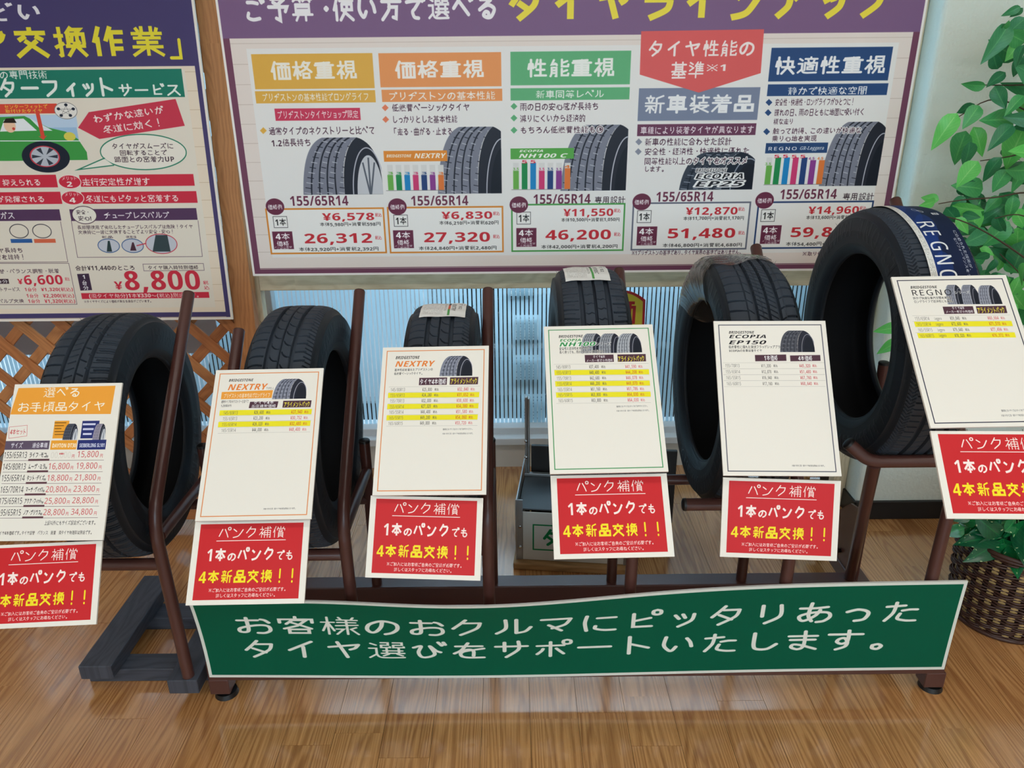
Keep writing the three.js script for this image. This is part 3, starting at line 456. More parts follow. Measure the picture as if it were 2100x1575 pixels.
  p.rect(1307, 254, 1550, 278, '#6b3a56'); p.text('車種により装着タイヤが異なります', 1313, 258, 1546, 275, '#f2e9ee', body);
  bullet('#8a90a0', 1310, 291); p.text('新車の性能に合わせた設計', 1322, 282, 1501, 299, ink, body); bullet('#8a90a0', 1309, 311); p.text('安全性・経済性・快適性に優れた', 1322, 302, 1537, 318, ink, body);
  tyre(1395, 312, 1546, 389, { cut: 0.9, mid: '#39424f', light: '#8f98a6', dark: '#1b2432' });
  p.text('同等性能以上のタイヤをオススメ', 1321, 322, 1534, 338, ink, { ...body, outline: '#ecebe9', outlineWidth: 0.12 }); p.text('します。', 1320, 340, 1366, 353, ink, body);
  for (const [s, x0, y0, x1, y1] of [['BRIDGESTONE', 1426, 344, 1490, 353], ['ECOPIA', 1424, 354, 1524, 368], ['EP25', 1422, 369, 1522, 384]]) p.text(s, x0, y0, x1, y1, '#1d1d24', { italic: true, outline: '#f2f2f2', outlineWidth: 0.12 });
  p.text('155/65R14', 1345, 392, 1464, 415, maroon, { latinScale: 1.2 }); p.text('※1ブリヂストンの基準であり、タイヤ業界の基準ではありません。', 1295, 512, 1522, 523, ink, body);
  // comfort tyre
  p.rect(1579, 97, 1826, 166, '#274a7c'); p.text('快適性重視', 1587, 113, 1818, 154, '#eef0f2', bold); p.rect(1574, 172, 1820, 196, '#274a7c'); p.text('静かで快適な空間', 1615, 177, 1779, 195, '#eef0f2', mid);
  for (const y of [210, 231, 270]) bullet('#274a7c', 1577 - (y - 210) * 0.08, y);
  p.text('安全性・快適性・ロングライフがひとつに！', 1590, 201, 1753, 217, ink, body); p.text('晴れの日、雨の日ともに地面に吸い付く', 1588, 222, 1773, 238, ink, body); p.text('様な走り', 1586, 242, 1628, 256, ink, body);
  tyre(1688, 250, 1808, 381, { cut: 0.84 }); p.text('触って納得、この違いが快適な', 1585, 261, 1767, 275, ink, { ...body, outline: '#ecebe9', outlineWidth: 0.1 }); p.text('乗り心地を実現', 1583, 277, 1675, 291, ink, { ...body, outline: '#ecebe9', outlineWidth: 0.1 });
  p.rect(1570, 293, 1697, 314, '#254674'); p.text('REGNO', 1575, 299, 1637, 309, '#eef0f2', { thin: true, latinGap: 0.15 }); p.text('GR-Leggera', 1640, 299, 1690, 308, '#dfe4ea', { font: 'serif', italic: true, thin: true });
  chart(1567, 319, 1692, 378, [3.5, 5, 5, 5, 5, 4.5, 4.5], ['3.5', '5', '5', '5', '5', '4.5', '4.5']); p.text('155/65R14', 1599, 387, 1717, 410, maroon, { latinScale: 1.2 }); p.text('専用設計', 1728, 395, 1793, 411, '#3c2c36', body); p.text('※取り付け', 1645, 515, 1697, 525, ink, body);
  price(564, 424, 551, 428, 789, 519, '#d98a35', '6,578', '本体5,980円+消費税598円', '26,312', '本体23,920円+消費税2,392円');
  price(815, 424, 798, 425, 1031, 517, '#d98a35', '6,830', '本体6,210円+消費税620円', '27,320', '本体24,840円+消費税2,480円');
  price(1064, 420, 1050, 419, 1279, 514, '#4f9f52', '11,550', '本体10,500円+消費税1,050円', '46,200', '本体42,000円+消費税4,200円');
  price(1316, 414, 1297, 416, 1534, 511, '#6b7080', '12,870', '本体11,700円+消費税1,170円', '51,480', '本体46,800円+消費税4,680円');
  price(1568, 411, 1551, 414, 1783, 508, '#25406e', '14,960', '本体13,600円+消費税1,360円', '59,840', '本体54,400円+消費税5,440円');
  const m = panel('notice_board', p, 0.006, edgeWhite, scene, 0.38); tag(m, 'wide purple framed tyre line-up notice board with five coloured columns', 'notice board');
}
{
  const D = 2.2, R = atZ(478, 655, D), top = R.y + 0.98, x1 = R.x, x0 = x1 - 1.25, back = 0.07;
  const p = sheet(V3((x0 + x1) / 2, R.y + 0.49 * Math.cos(back), -D - 0.49 * Math.sin(back)), [0, -back, 0], x1 - x0, top - R.y, 1700), c = p.ctx, W = p.canvas.width, H = p.canvas.height;
  const purple = '#473f6c', ink = '#4a3340', red = '#cc2f45', mid = { weight: 0.1 }, body = { weight: 0.09 }, bold = { weight: 0.15, cap: 'butt' };
  c.fillStyle = '#e9e2d8'; c.fillRect(0, 0, W, H); c.fillStyle = purple; c.fillRect(0, 0, W - 9, H - 10);
  const yT = p.at(200, 137)[1], yB = p.at(200, 642)[1]; c.fillStyle = '#e8d9c4'; c.fillRect(0, yT, W - 26, yB - yT);
  c.strokeStyle = '#cdb798'; c.lineWidth = 2; for (let k = 0; k < 15; k++) { const y = yT + 20 + k * (yB - yT) / 14; c.beginPath(); c.moveTo(0, y); c.lineTo(W - 26, y); c.stroke(); }
  { const [xb] = p.at(412, 400), ya = p.at(200, 144)[1], yb = p.at(200, 632)[1]; c.fillStyle = '#e4dccd'; c.fillRect(0, ya, xb, yb - ya); }
  p.text('どい', -28, 2, 88, 46, '#e6e4ea', { weight: 0.13, cap: 'butt' });
  p.text('タイヤ交換作業', -215, 48, 342, 124, '#e6d93c', { ...bold, weight: 0.14 }); p.text('」', 338, 60, 398, 124, '#e6d93c', { weight: 0.1 });
  p.rect(-260, 144, 376, 202, '#1f7a66'); p.text('の専門技術', -2, 144, 97, 163, '#dfe8e2', mid); p.text('ターフィット', -4, 158, 238, 202, '#e9efe9', { weight: 0.13, small: 0.8 }); p.text('サービス', 241, 170, 372, 199, '#e9efe9', { weight: 0.12 });
  // picture of the car and its wheel
  p.rect(-30, 236, 158, 296, '#9dbfe0'); p.rect(-30, 236, 158, 262, '#bcd3ea');
  p.poly([[-40, 330], [-30, 275], [0, 240], [50, 238], [100, 262], [135, 270], [160, 285], [178, 312], [180, 328], [20, 330]], '#3f9a48'); p.poly([[0, 270], [8, 246], [48, 243], [76, 268]], '#e9eef2'); p.poly([[86, 268], [60, 242], [98, 262], [108, 268]], '#dfe8f0');
  p.oval(20, 258, 12, 14, '#f0c8a8'); p.poly([[6, 252], [12, 243], [28, 242], [34, 252]], '#2c241f'); p.oval(28, 264, 3, 3, '#d0483c'); p.oval(143, 280, 12, 9, '#d9cf5a');
  p.oval(94, 322, 49, 32, '#1c2433'); p.oval(92, 321, 31, 22, '#c23b4a'); p.oval(92, 321, 28, 20, '#b9bfca'); for (let k = 0; k < 6; k++) { const a = k * 1.047; p.poly([[92 + 6 * Math.cos(a), 321 + 4 * Math.sin(a)], [92 + 27 * Math.cos(a - 0.2), 321 + 19 * Math.sin(a - 0.2)], [92 + 27 * Math.cos(a + 0.2), 321 + 19 * Math.sin(a + 0.2)]], '#333a48'); }
  p.poly([[0, 289], [165, 289]], '#e9eef6', 3);
  p.rect(-10, 213, 118, 233, '#d84a3a'); p.text('センターフィットで', 8, 214, 98, 223, '#f2d84a', body); p.text('取付けたタイヤ', 10, 223, 88, 232, '#f2d84a', body); p.poly([[73, 232], [81, 232], [92, 280], [97, 277], [89, 287], [79, 279], [84, 280]], '#d84a3a');
  p.oval(135, 227, 23, 17, '#e9e6e0'); p.oval(135, 227, 23, 17, '#777', 2); for (let k = 0; k < 5; k++) { const a = -1.57 + k * 1.257, q = a + 2.513; p.oval(135 + 16 * Math.cos(a), 227 + 12 * Math.sin(a), 3.5, 3, '#222a3a'); p.poly([[135 + 14 * Math.cos(a), 227 + 10 * Math.sin(a)], [135 + 14 * Math.cos(q), 227 + 10 * Math.sin(q)]], '#444', 1); }
  p.poly([[160, 262], [182, 230], [360, 203], [379, 258], [204, 285]], '#c93a50');
  const slope = (str, x, y, size, w) => { const [a, b] = p.at(x, y), [d, e] = p.at(x + 100, y - 14); c.save(); c.translate(a, b); c.rotate(Math.atan2(e - b, d - a)); const s = p.at(x, y + size)[1] - b; text(c, str, 0, 0, s, { color: '#f2e4df', weight: 0.11, width: p.at(x + w, y)[0] - a }); c.restore(); };
  slope('わずかな違いが', 188, 236, 18, 150); slope('冬道に効く！', 208, 258, 18, 128);
  p.oval(294, 312, 88, 36, '#ebe6da'); p.oval(294, 312, 88, 36, '#2c7f63', 4); p.poly([[215, 326], [160, 348], [232, 338]], '#ebe6da'); p.poly([[215, 324], [160, 348], [234, 339]], '#2c7f63', 4);
  p.text('タイヤがスムーズに', 229, 293, 356, 306, '#4c3a44', mid); p.text('回転することで', 245, 307, 343, 319, '#4c3a44', mid); p.text('路面との密着力UP', 234, 320, 358, 333, '#4c3a44', mid);
  p.rect(-260, 360, 117, 386, red); p.text('抑えられる', 4, 366, 84, 382, '#f3e5e0', mid); p.rect(164, 358, 398, 382, red); p.oval(143, 373, 23, 14, red); p.oval(143, 373, 23, 14, '#f0dcd6', 3); p.text('メリット', 126, 361, 158, 370, '#f3e5e0', body); p.text('2', 136, 370, 149, 384, '#f3e5e0'); p.text('走行安定性が増す', 168, 364, 308, 381, '#f3e5e0', mid);
  p.rect(-260, 395, 126, 420, red); p.text('が発揮される', -8, 401, 92, 416, '#f3e5e0', mid); p.rect(168, 393, 404, 417, red); p.oval(149, 406, 23, 14, red); p.oval(149, 406, 23, 14, '#f0dcd6', 3); p.text('メリット', 132, 394, 164, 403, '#f3e5e0', body); p.text('4', 142, 403, 156, 417, '#f3e5e0'); p.text('冬道にもピタッと密着する', 175, 399, 367, 415, '#f3e5e0', mid);
  p.rect(-260, 431, 124, 454, '#54385a'); p.text('ガス', 0, 434, 30, 450, '#eee', mid); p.poly([[124, 454], [139, 537], [-260, 540]], '#6b5560', 2);
  p.rect(144, 428, 404, 452, '#54385a'); p.poly([[146, 452], [159, 528], [415, 526], [406, 452]], '#6b5560', 2); p.oval(173, 441, 25, 18, '#ebe6da'); p.oval(173, 441, 25, 18, '#55404e', 3); p.text('安全・', 156, 430, 184, 440, '#3c2c36', mid); p.text('安心!', 160, 442, 188, 453, '#3c2c36', mid); p.text('チューブレスバルブ', 212, 434, 348, 449, '#f0eaee', mid);
  p.text('長期間使用で劣化したチューブレスバルブは危険！タイヤ', 158, 461, 396, 470, ink, body); p.text('交換時に一緒に交換することでより安全・安心！', 160, 471, 358, 480, ink, body); p.text('新品', 208, 483, 232, 489, ink, body); p.text('使用後', 258, 483, 280, 489, ink, body);
  for (const [x, y, rx, ry, col] of [[223, 504, 22, 14, '#3d5f92'], [272, 504, 22, 14, '#3d5f92'], [331, 500, 32, 20, '#c83a4a']]) { p.oval(x, y, rx, ry, '#c3c6d0'); p.oval(x, y, rx, ry, col, 3); }
  p.poly([[219, 516], [221, 494], [225, 494], [230, 516]], '#2a3d40'); p.poly([[267, 514], [271, 497], [274, 497], [280, 514]], '#4a2a38'); p.poly([[313, 516], [319, 482], [343, 482], [350, 516]], '#37474c'); p.poly([[280, 504], [300, 499]], '#c83a4a', 4);
  p.oval(39, 474, 19, 14, '#3b3a40', 3); p.oval(86, 474, 19, 14, '#3b3a40', 3); p.rect(22, 490, 66, 498, '#2f5fa0'); p.rect(70, 490, 114, 498, '#d8694a');
  p.text('タイヤ長持ち', -30, 508, 47, 519, ink, mid); p.text('燃費を維持！', -22, 521, 53, 533, ink, mid);
  p.text('合計¥11,440のところ', 154, 544, 277, 555, '#3c2c34', mid); p.rect(294, 541, 418, 555, '#77646e', 2); p.text('タイヤ購入時特別価格', 303, 544, 407, 553, '#3c2c34', body);
  p.poly([[-260, 541], [141, 540], [158, 624], [-260, 626]], '#6b5560', 2); p.text('組替・バランス調整・脱着', -14, 551, 122, 561, ink, body); p.text('¥', 36, 570, 47, 584, red); p.text('6,600', 48, 564, 130, 585, red, { latinScale: 1.25 }); p.text('税込', 133, 568, 143, 576, red, body);
  p.rect(-12, 572, 18, 582, '#3f2c38'); p.text('台分', -8, 573, 16, 581, '#eee', body);
  for (const [t, y, x, n, a] of [['フィットサービス', 589, -24, '¥1,320', 41], ['', 602, -14, '¥2,200', 11], ['バルブ交換', 613, -4, '¥1,320', 49]]) { if (t) p.text(t, x, y, a, y + 9, ink, body); p.text('1台分', 50 + (y - 589) * 0.3, y, 75 + (y - 589) * 0.3, y + 9, red, body); p.text(n + '(税込)', 84 + (y - 589) * 0.3, y, 150 + (y - 589) * 0.2, y + 9, red, body); }
  p.poly([[158, 562], [182, 561], [189, 595], [165, 596]], '#3f2c44'); p.text('1', 169, 563, 176, 573, '#eee'); p.text('台', 167, 574, 179, 585, '#eee', mid); p.text('分', 170, 585, 182, 595, '#eee', mid);
  p.text('¥', 234, 574, 252, 596, red); p.text('8,800', 253, 556, 413, 598, red, { latinScale: 1.28 }); p.text('税', 416, 575, 428, 584, red, body); p.text('込', 418, 585, 430, 594, red, body);
  p.rect(167, 600, 429, 612, red); p.text('（廃タイヤ処分）1本¥330～(税込)別途です。'.replace('（', '(').replace('）', ')'), 182, 601, 412, 611, '#f0dcd6', body); p.text('※タイヤサイズにより価格が異なる場合がございます。', 172, 615, 312, 621, '#40303a', body);
  const m = panel('service_board', p, 0.006, edgeWhite, scene, 0.38); tag(m, 'dark purple tyre fitting service board with green car picture on trellis', 'notice board');
}
// ---------------------------------------------------------------- tyres
const rad = THREE.MathUtils.degToRad;
const rubber = std('#1b2229', 0.52, { specularIntensity: 0.55 }), rubberTread = std('#343b44', 0.6, { specularIntensity: 0.5, flatShading: true }), rubberInside = std('#0d0f12', 0.72, { specularIntensity: 0.4 });
const wallLettering = (lines) => {
  const cv = document.createElement('canvas'); cv.width = 2048; cv.height = 128; const c = cv.getContext('2d'); c.fillStyle = '#606060'; c.fillRect(0, 0, 2048, 128);
  for (let k = 0; k < 128; k++) { c.fillStyle = k % 2 ? '#646464' : '#5c5c5c'; c.fillRect(0, k, 2048, 1); }
  c.fillStyle = '#808080'; c.fillRect(0, 28, 2048, 3); c.fillRect(0, 104, 2048, 3);
  lines.forEach(([s, x, y, size]) => { for (const o of [0, 1024]) { text(c, s, x + o, y, size, { color: '#d0d0d0', latinGap: 0.12 }); } });
  const t = new THREE.CanvasTexture(cv); t.wrapS = THREE.RepeatWrapping; t.magFilter = THREE.LinearFilter; return t;
};
const sweep = (rows, n, x, y0 = 0, turns = Math.PI * 2) => {      // rows: [x, radius] pairs or a function; turned about the x axis
  const pos = [], uv = [], idx = [], m = rows.length;
  for (let i = 0; i <= n; i++) { const a = y0 + i / n * turns, s = Math.sin(a), c = Math.cos(a); rows.forEach(([px, r], j) => { const q = typeof r === 'function' ? r(a) : r; pos.push(px, q * s, q * c); uv.push(i / n, j / (m - 1)); }); }
  for (let i = 0; i < n; i++) for (let j = 0; j < m - 1; j++) { const a = i * m + j, b = a + m; idx.push(a, b, a + 1, b, b + 1, a + 1); }
  const g = new THREE.BufferGeometry(); g.setAttribute('position', new THREE.Float32BufferAttribute(pos, 3)); g.setAttribute('uv', new THREE.Float32BufferAttribute(uv, 2)); g.setIndex(idx); g.computeVertexNormals(); return g;
};
// lateral cuts: { pitch, from, to (x, metres), path(t) arc offset, half width, depth, phase }
function makeTyre(spec) {
  const { R, r, w, tw, label, grooves, cuts } = spec, half = tw / 2;
  const t = thing('tyre', label, 'tyre', V3(...spec.at)); t.rotation.y = spec.yaw ?? 0;
  const crown = (x) => { const q = Math.min(1, Math.abs(x) / half); return R - 0.0025 * q * q - 0.007 * Math.pow(q, 6); };
  const steps = []; for (let a = -75; a < 135; a += 0.168) steps.push(rad(a)); for (let a = 135; a < 285; a += 0.7) steps.push(rad(a)); const N = steps.length, M = 78, circ = 2 * Math.PI * R, pos = [], uv = [], idx = [];
  const edge = (d, hw, s = 0.0006) => THREE.MathUtils.smoothstep(hw + s - d, 0, 2 * s);
  const xs = []; for (let j = 0; j <= M; j++) xs.push(-half + tw * j / M);
  const cutsAt = xs.map((x) => cuts.filter((k) => x >= k.from && x <= k.to).map((k) => { const f = (x - k.from) / (k.to - k.from); return { off: k.path ? k.path(f) : 0, pitch: circ / Math.round(circ / k.pitch), hw: k.hw * 1.25 * (k.taper ? 1 - k.taper * f : 1), depth: k.depth * 1.45, phase: k.phase ?? 0 }; }));
  const baseDepth = xs.map((x) => { let d = 0; for (const [gx, hw, dep] of grooves) d = Math.max(d, dep * edge(Math.abs(x - gx), hw)); return d; });
  const shoulder = [[-half - 0.004, R - 0.0155], [-half - 0.006, R - 0.022]];
  for (let i = 0; i <= N; i++) {
    const a = steps[i % N], s = Math.sin(a), c = Math.cos(a), arc = (a / (Math.PI * 2) + 1) * circ;
    for (let j = 0; j <= M; j++) {
      let d = baseDepth[j];
      for (const k of cutsAt[j]) { let e = (arc - k.off - k.phase) / k.pitch; e = Math.abs(e - Math.round(e)) * k.pitch; if (e < k.hw + 0.0012) d = Math.max(d, k.depth * edge(e, k.hw)); }
      const q = crown(xs[j]) - d; pos.push(xs[j], q * s, q * c); uv.push(a, j / M);
    }
  }
  const m = M + 1;
  for (let i = 0; i < N; i++) for (let j = 0; j < M; j++) { const a = i * m + j, b = a + m; idx.push(a, b, a + 1, b, b + 1, a + 1); }
  const g = new THREE.BufferGeometry(); g.setAttribute('position', new THREE.Float32BufferAttribute(pos, 3)); g.setAttribute('uv', new THREE.Float32BufferAttribute(uv, 2)); g.setIndex(idx); g.computeVertexNormals();
  part('tread', g, rubberTread, t);
  // side walls with their ridges, bead and inner liner
  const e = R - r, prof = [[half, crown(half)], [half + 0.003, R - 0.013], [half + 0.0055, R - 0.02], [w * 0.475, r + e * 0.78], [w * 0.482, r + e * 0.775], [w * 0.49, r + e * 0.66], [w * 0.5, r + e * 0.5], [w * 0.5, r + e * 0.485], [w * 0.492, r + e * 0.36], [w * 0.48, r + e * 0.26], [w * 0.484, r + e * 0.22], [w * 0.47, r + e * 0.15], [w * 0.445, r + e * 0.07], [w * 0.42, r + 0.003]];
  const wallMaterial = spec.wall;
  for (const s of [1, -1]) part('sidewall', sweep((s > 0 ? prof.slice().reverse() : prof).map(([x, q]) => [x * s, q]), 160), wallMaterial, t);
  const bead = [[0.42, 0.003], [0.41, -0.001], [0.385, -0.003], [0.36, -0.001], [0.345, 0.006]];
  for (const s of [1, -1]) part('bead', sweep((s > 0 ? bead.slice().reverse() : bead).map(([x, q]) => [x * w * s, r + q]), 128), rubber, t);
  const inner = [[-0.345, r + 0.006], [-0.38, r + 0.018], [-0.43, r + e * 0.45], [-0.40, R - 0.03], [-0.3, R - 0.0155], [0, R - 0.0145], [0.3, R - 0.0155], [0.40, R - 0.03], [0.43, r + e * 0.45], [0.38, r + 0.018], [0.345, r + 0.006]].map(([x, q]) => [x * w, q]);
  part('inner_liner', sweep(inner.reverse(), 128), rubberInside, t);
  // moulding hairs on the tread shoulders and wear bars
  const hairs = []; for (let k = 0; k < 46; k++) { const a = k / 46 * Math.PI * 2 + 0.03, s = k % 2 ? 1 : -1, h = new THREE.ConeGeometry(0.0005, 0.006 + 0.006 * hash(k, 3), 4).translate(0, 0.003, 0).rotateX(0).rotateZ(-s * 0.5); h.translate(0, R - 0.008, 0).translate(s * (half + 0.001), 0, 0).rotateX(Math.PI / 2 - a); hairs.push(h); }
  part('moulding_hairs', merge(hairs), rubber, t).userData.kind = 'stuff';
  return t;
}
const S14 = { R: 0.2785, r: 0.1778, w: 0.155, tw: 0.126 }, S15 = { R: 0.2895, r: 0.1905, w: 0.165, tw: 0.136 };
const wallA = std('#1b2229', 0.5, { bumpMap: wallLettering([['SEIBERLING', 60, 38, 58], ['155/65R14', 560, 44, 44]]), bumpScale: 0.0012, specularIntensity: 0.55 });
const wallB = std('#1b2229', 0.5, { bumpMap: wallLettering([['BRIDGESTONE', 60, 38, 58], ['155/65R14 75S', 580, 44, 44]]), bumpScale: 0.0012, specularIntensity: 0.55 });
const tread = {
  bars: { grooves: [[-0.024, 0.0034, 0.0085], [0.002, 0.0017, 0.006], [0.026, 0.0034, 0.0085]], cuts: [
    { pitch: 0.017, from: -0.02, to: -0.002, path: (f) => 0.007 * f, hw: 0.0009, depth: 0.004 }, { pitch: 0.034, from: 0.006, to: 0.018, path: (f) => -0.006 * f, hw: 0.0011, depth: 0.004, phase: 0.008 }, { pitch: 0.034, from: 0.018, to: 0.024, path: (f) => 0.003 * f, hw: 0.0014, depth: 0.004, phase: 0.02 },
    { pitch: 0.0125, from: 0.031, to: 0.063, path: (f) => 0.003 * f * f, hw: 0.0009, depth: 0.003 }, { pitch: 0.025, from: 0.036, to: 0.063, path: (f) => 0.003 * f * f, hw: 0.0018, depth: 0.0045, phase: 0.006 }, { pitch: 0.025, from: -0.063, to: -0.03, path: (f) => -0.004 * f, hw: 0.0016, depth: 0.004 }] },
  curl: { grooves: [[-0.0245, 0.0042, 0.0085], [0.0, 0.0014, 0.0055], [0.0255, 0.0042, 0.0085]], cuts: [
    { pitch: 0.03, from: -0.0195, to: -0.0025, path: (f) => -0.024 * Math.pow(f, 0.6) + 0.01 * f * f, hw: 0.0013, depth: 0.0045, taper: 0.3 }, { pitch: 0.03, from: 0.0035, to: 0.021, path: (f) => -0.026 * Math.pow(f, 0.6) + 0.01 * f * f, hw: 0.0013, depth: 0.0045, phase: 0.012 },
    { pitch: 0.0225, from: -0.063, to: -0.032, path: (f) => 0.002 * Math.sin(f * 3), hw: 0.0014, depth: 0.0045 }, { pitch: 0.0225, from: 0.03, to: 0.052, path: (f) => 0.004 * f, hw: 0.0014, depth: 0.0045, phase: 0.01 }, { pitch: 0.01125, from: 0.05, to: 0.063, path: (f) => -0.005 * f, hw: 0.0012, depth: 0.004 }] },
  wave: { grooves: [[-0.0255, 0.0042, 0.0085], [0.002, 0.0022, 0.0085], [0.0285, 0.0044, 0.0085]], cuts: [
    { pitch: 0.027, from: -0.021, to: -0.001, path: (f) => 0.004 * (Math.abs(((f * 3) % 2) - 1)), hw: 0.0007, depth: 0.0035 }, { pitch: 0.027, from: 0.005, to: 0.0235, path: (f) => 0.004 * (Math.abs(((f * 3) % 2) - 1)), hw: 0.0007, depth: 0.0035, phase: 0.012 },
    { pitch: 0.024, from: -0.063, to: -0.033, path: (f) => -0.006 * f * (2 - f), hw: 0.0017, depth: 0.0045, taper: 0.6 }, { pitch: 0.024, from: 0.036, to: 0.063, path: (f) => 0.007 * f * f, hw: 0.0017, depth: 0.0045, phase: 0.01 }, { pitch: 0.012, from: -0.063, to: -0.042, path: (f) => -0.004 * f, hw: 0.0006, depth: 0.002 }, { pitch: 0.012, from: 0.044, to: 0.063, path: (f) => 0.004 * f, hw: 0.0006, depth: 0.002 }] },
  fan: { grooves: [[-0.0165, 0.0034, 0.0085], [0.0085, 0.0028, 0.0085], [0.031, 0.0032, 0.0085], [-0.0335, 0.0008, 0.003], [0.0445, 0.0008, 0.003], [-0.003, 0.0006, 0.002]], cuts: [
    { pitch: 0.026, from: -0.068, to: -0.0345, path: (f) => -0.004 * f, hw: 0.0021, depth: 0.0045, taper: 0.75 }, { pitch: 0.026, from: -0.033, to: -0.02, path: (f) => -0.012 * f, hw: 0.0008, depth: 0.0035 }, { pitch: 0.013, from: -0.013, to: 0.0055, path: (f) => -0.013 * f, hw: 0.001, depth: 0.004 }, { pitch: 0.013, from: 0.0115, to: 0.0275, path: (f) => -0.012 * f, hw: 0.0009, depth: 0.0038 },
    { pitch: 0.026, from: 0.034, to: 0.045, path: (f) => 0.008 * f, hw: 0.0007, depth: 0.0035 }, { pitch: 0.026, from: 0.0455, to: 0.068, path: (f) => 0.005 * f, hw: 0.0018, depth: 0.0045, phase: 0.008 }] },
  fine: { grooves: [[-0.0225, 0.0036, 0.0085], [0.006, 0.003, 0.0085], [0.033, 0.0036, 0.0085]], cuts: [
    { pitch: 0.0155, from: -0.05, to: -0.03, hw: 0.0009, depth: 0.0035 }, { pitch: 0.0085, from: -0.067, to: -0.051, path: (f) => 0.008 * Math.abs(((f * 2.2) % 2) - 1), hw: 0.0012, depth: 0.0022 }, { pitch: 0.0155, from: 0.039, to: 0.067, hw: 0.001, depth: 0.0035 }, { pitch: 0.02, from: -0.017, to: 0.0, path: (f) => 0.006 * f, hw: 0.0008, depth: 0.003 }] },
};
const TYRES = [
  makeTyre({ ...S14, ...tread.bars, at: [-0.883, 0.639, -1.606], yaw: 0.06, wall: wallA, label: 'black tyre with straight ribs on the wooden footed stand before the trellis' }),
  makeTyre({ ...S14, ...tread.curl, at: [-0.4715, 0.647, -1.625], wall: wallB, label: 'black tyre with curved tread cuts and no sticker, beside the trellis post' }),
  makeTyre({ ...S14, ...tread.curl, at: [-0.153, 0.642, -1.645], wall: wallB, label: 'black tyre with white sticker carrying an orange stripe on its tread' }),
  makeTyre({ ...S14, ...tread.wave, at: [0.170, 0.724, -1.643], wall: wallB, label: 'black tyre with white sticker carrying a green stripe on its tread' }),
  makeTyre({ ...S15, ...tread.fan, at: [0.515, 0.727, -1.688], wall: wallB, label: 'black tyre half wrapped in crinkled clear plastic film' }),
  makeTyre({ ...S15, ...tread.fine, at: [0.852, 0.834, -1.683], wall: wallB, label: 'large black tyre with a navy REGNO band wrapped round its tread' }),
];
// stickers that lie on the tread: a strip bent over the crown from angle a0 to a1 (0 points at the viewer, 90 degrees up)
function treadStrip(x0, x1, radius, a0, a1, ripple = 0, n = 60) {
  const pos = [], uv = [], idx = [], m = 9;
  for (let i = 0; i <= n; i++) for (let j = 0; j < m; j++) { const f = i / n, h = j / (m - 1), x = x0 + (x1 - x0) * h, a = a0 + (a1 - a0) * f, q = radius + ripple * (Math.sin(f * 17 + h * 3) * 0.5 + Math.sin(h * 11 + f * 5) * 0.5) - 0.006 * Math.pow(Math.abs(x) / 0.068, 4); pos.push(x, q * Math.sin(a), q * Math.cos(a)); uv.push(h, f); }
  for (let i = 0; i < n; i++) for (let j = 0; j < m - 1; j++) { const a = i * m + j, b = a + m; idx.push(a, a + 1, b, b, a + 1, b + 1); }
  const g = new THREE.BufferGeometry(); g.setAttribute('position', new THREE.Float32BufferAttribute(pos, 3)); g.setAttribute('uv', new THREE.Float32BufferAttribute(uv, 2)); g.setIndex(idx); g.computeVertexNormals(); return g;
}
for (const [k, stripe, word, x0, x1, a0, a1] of [[2, '#d8643c', 'NEXTRY', -0.046, 0.053, 79, 99], [3, '#4f9f4c', 'NH100 C', -0.055, 0.04, 77, 99]]) {
  const cv = document.createElement('canvas'); cv.width = 512; cv.height = 384; const c = cv.getContext('2d'); c.fillStyle = '#e9e9e4'; c.fillRect(0, 0, 512, 384);
  c.save(); c.translate(512, 0); c.rotate(Math.PI / 2);                       // the sticker's lines run round the tyre
  text(c, 'ブリヂストン', 20, 18, 16, { color: '#333' }); text(c, '177 82', 20, 40, 50, { color: '#222', latinGap: 0.1 }); text(c, word, 30, 108, 62, { color: '#1c1c1c', width: 230, italic: true });
  c.fillStyle = '#222'; c.fillRect(10, 178, 90, 26); c.fillStyle = '#4f9f4c'; c.fillRect(180, 178, 180, 26); c.fillStyle = stripe; c.fillRect(100, 178, 130, 26);
  text(c, '155/65R14 75S', 20, 216, 34, { color: '#333', thin: true }); for (let y = 262; y < 480; y += 15) for (let x = 20; x < 330; x += 13) { c.fillStyle = hash(x, y) > 0.35 ? '#9a9a98' : '#d8d8d4'; c.fillRect(x, y, 9, 5); }
  c.restore();
  part('paper_sticker', treadStrip(x0, x1, TYRES[k].children[0].geometry.boundingSphere ? 0.2812 : 0.2812, rad(a0), rad(a1), 0.0012), std('#ffffff', 0.55, { map: canvasMap(cv) }), TYRES[k]).userData.label = `white paper sticker with ${k === 2 ? 'an orange' : 'a green'} stripe`;
}
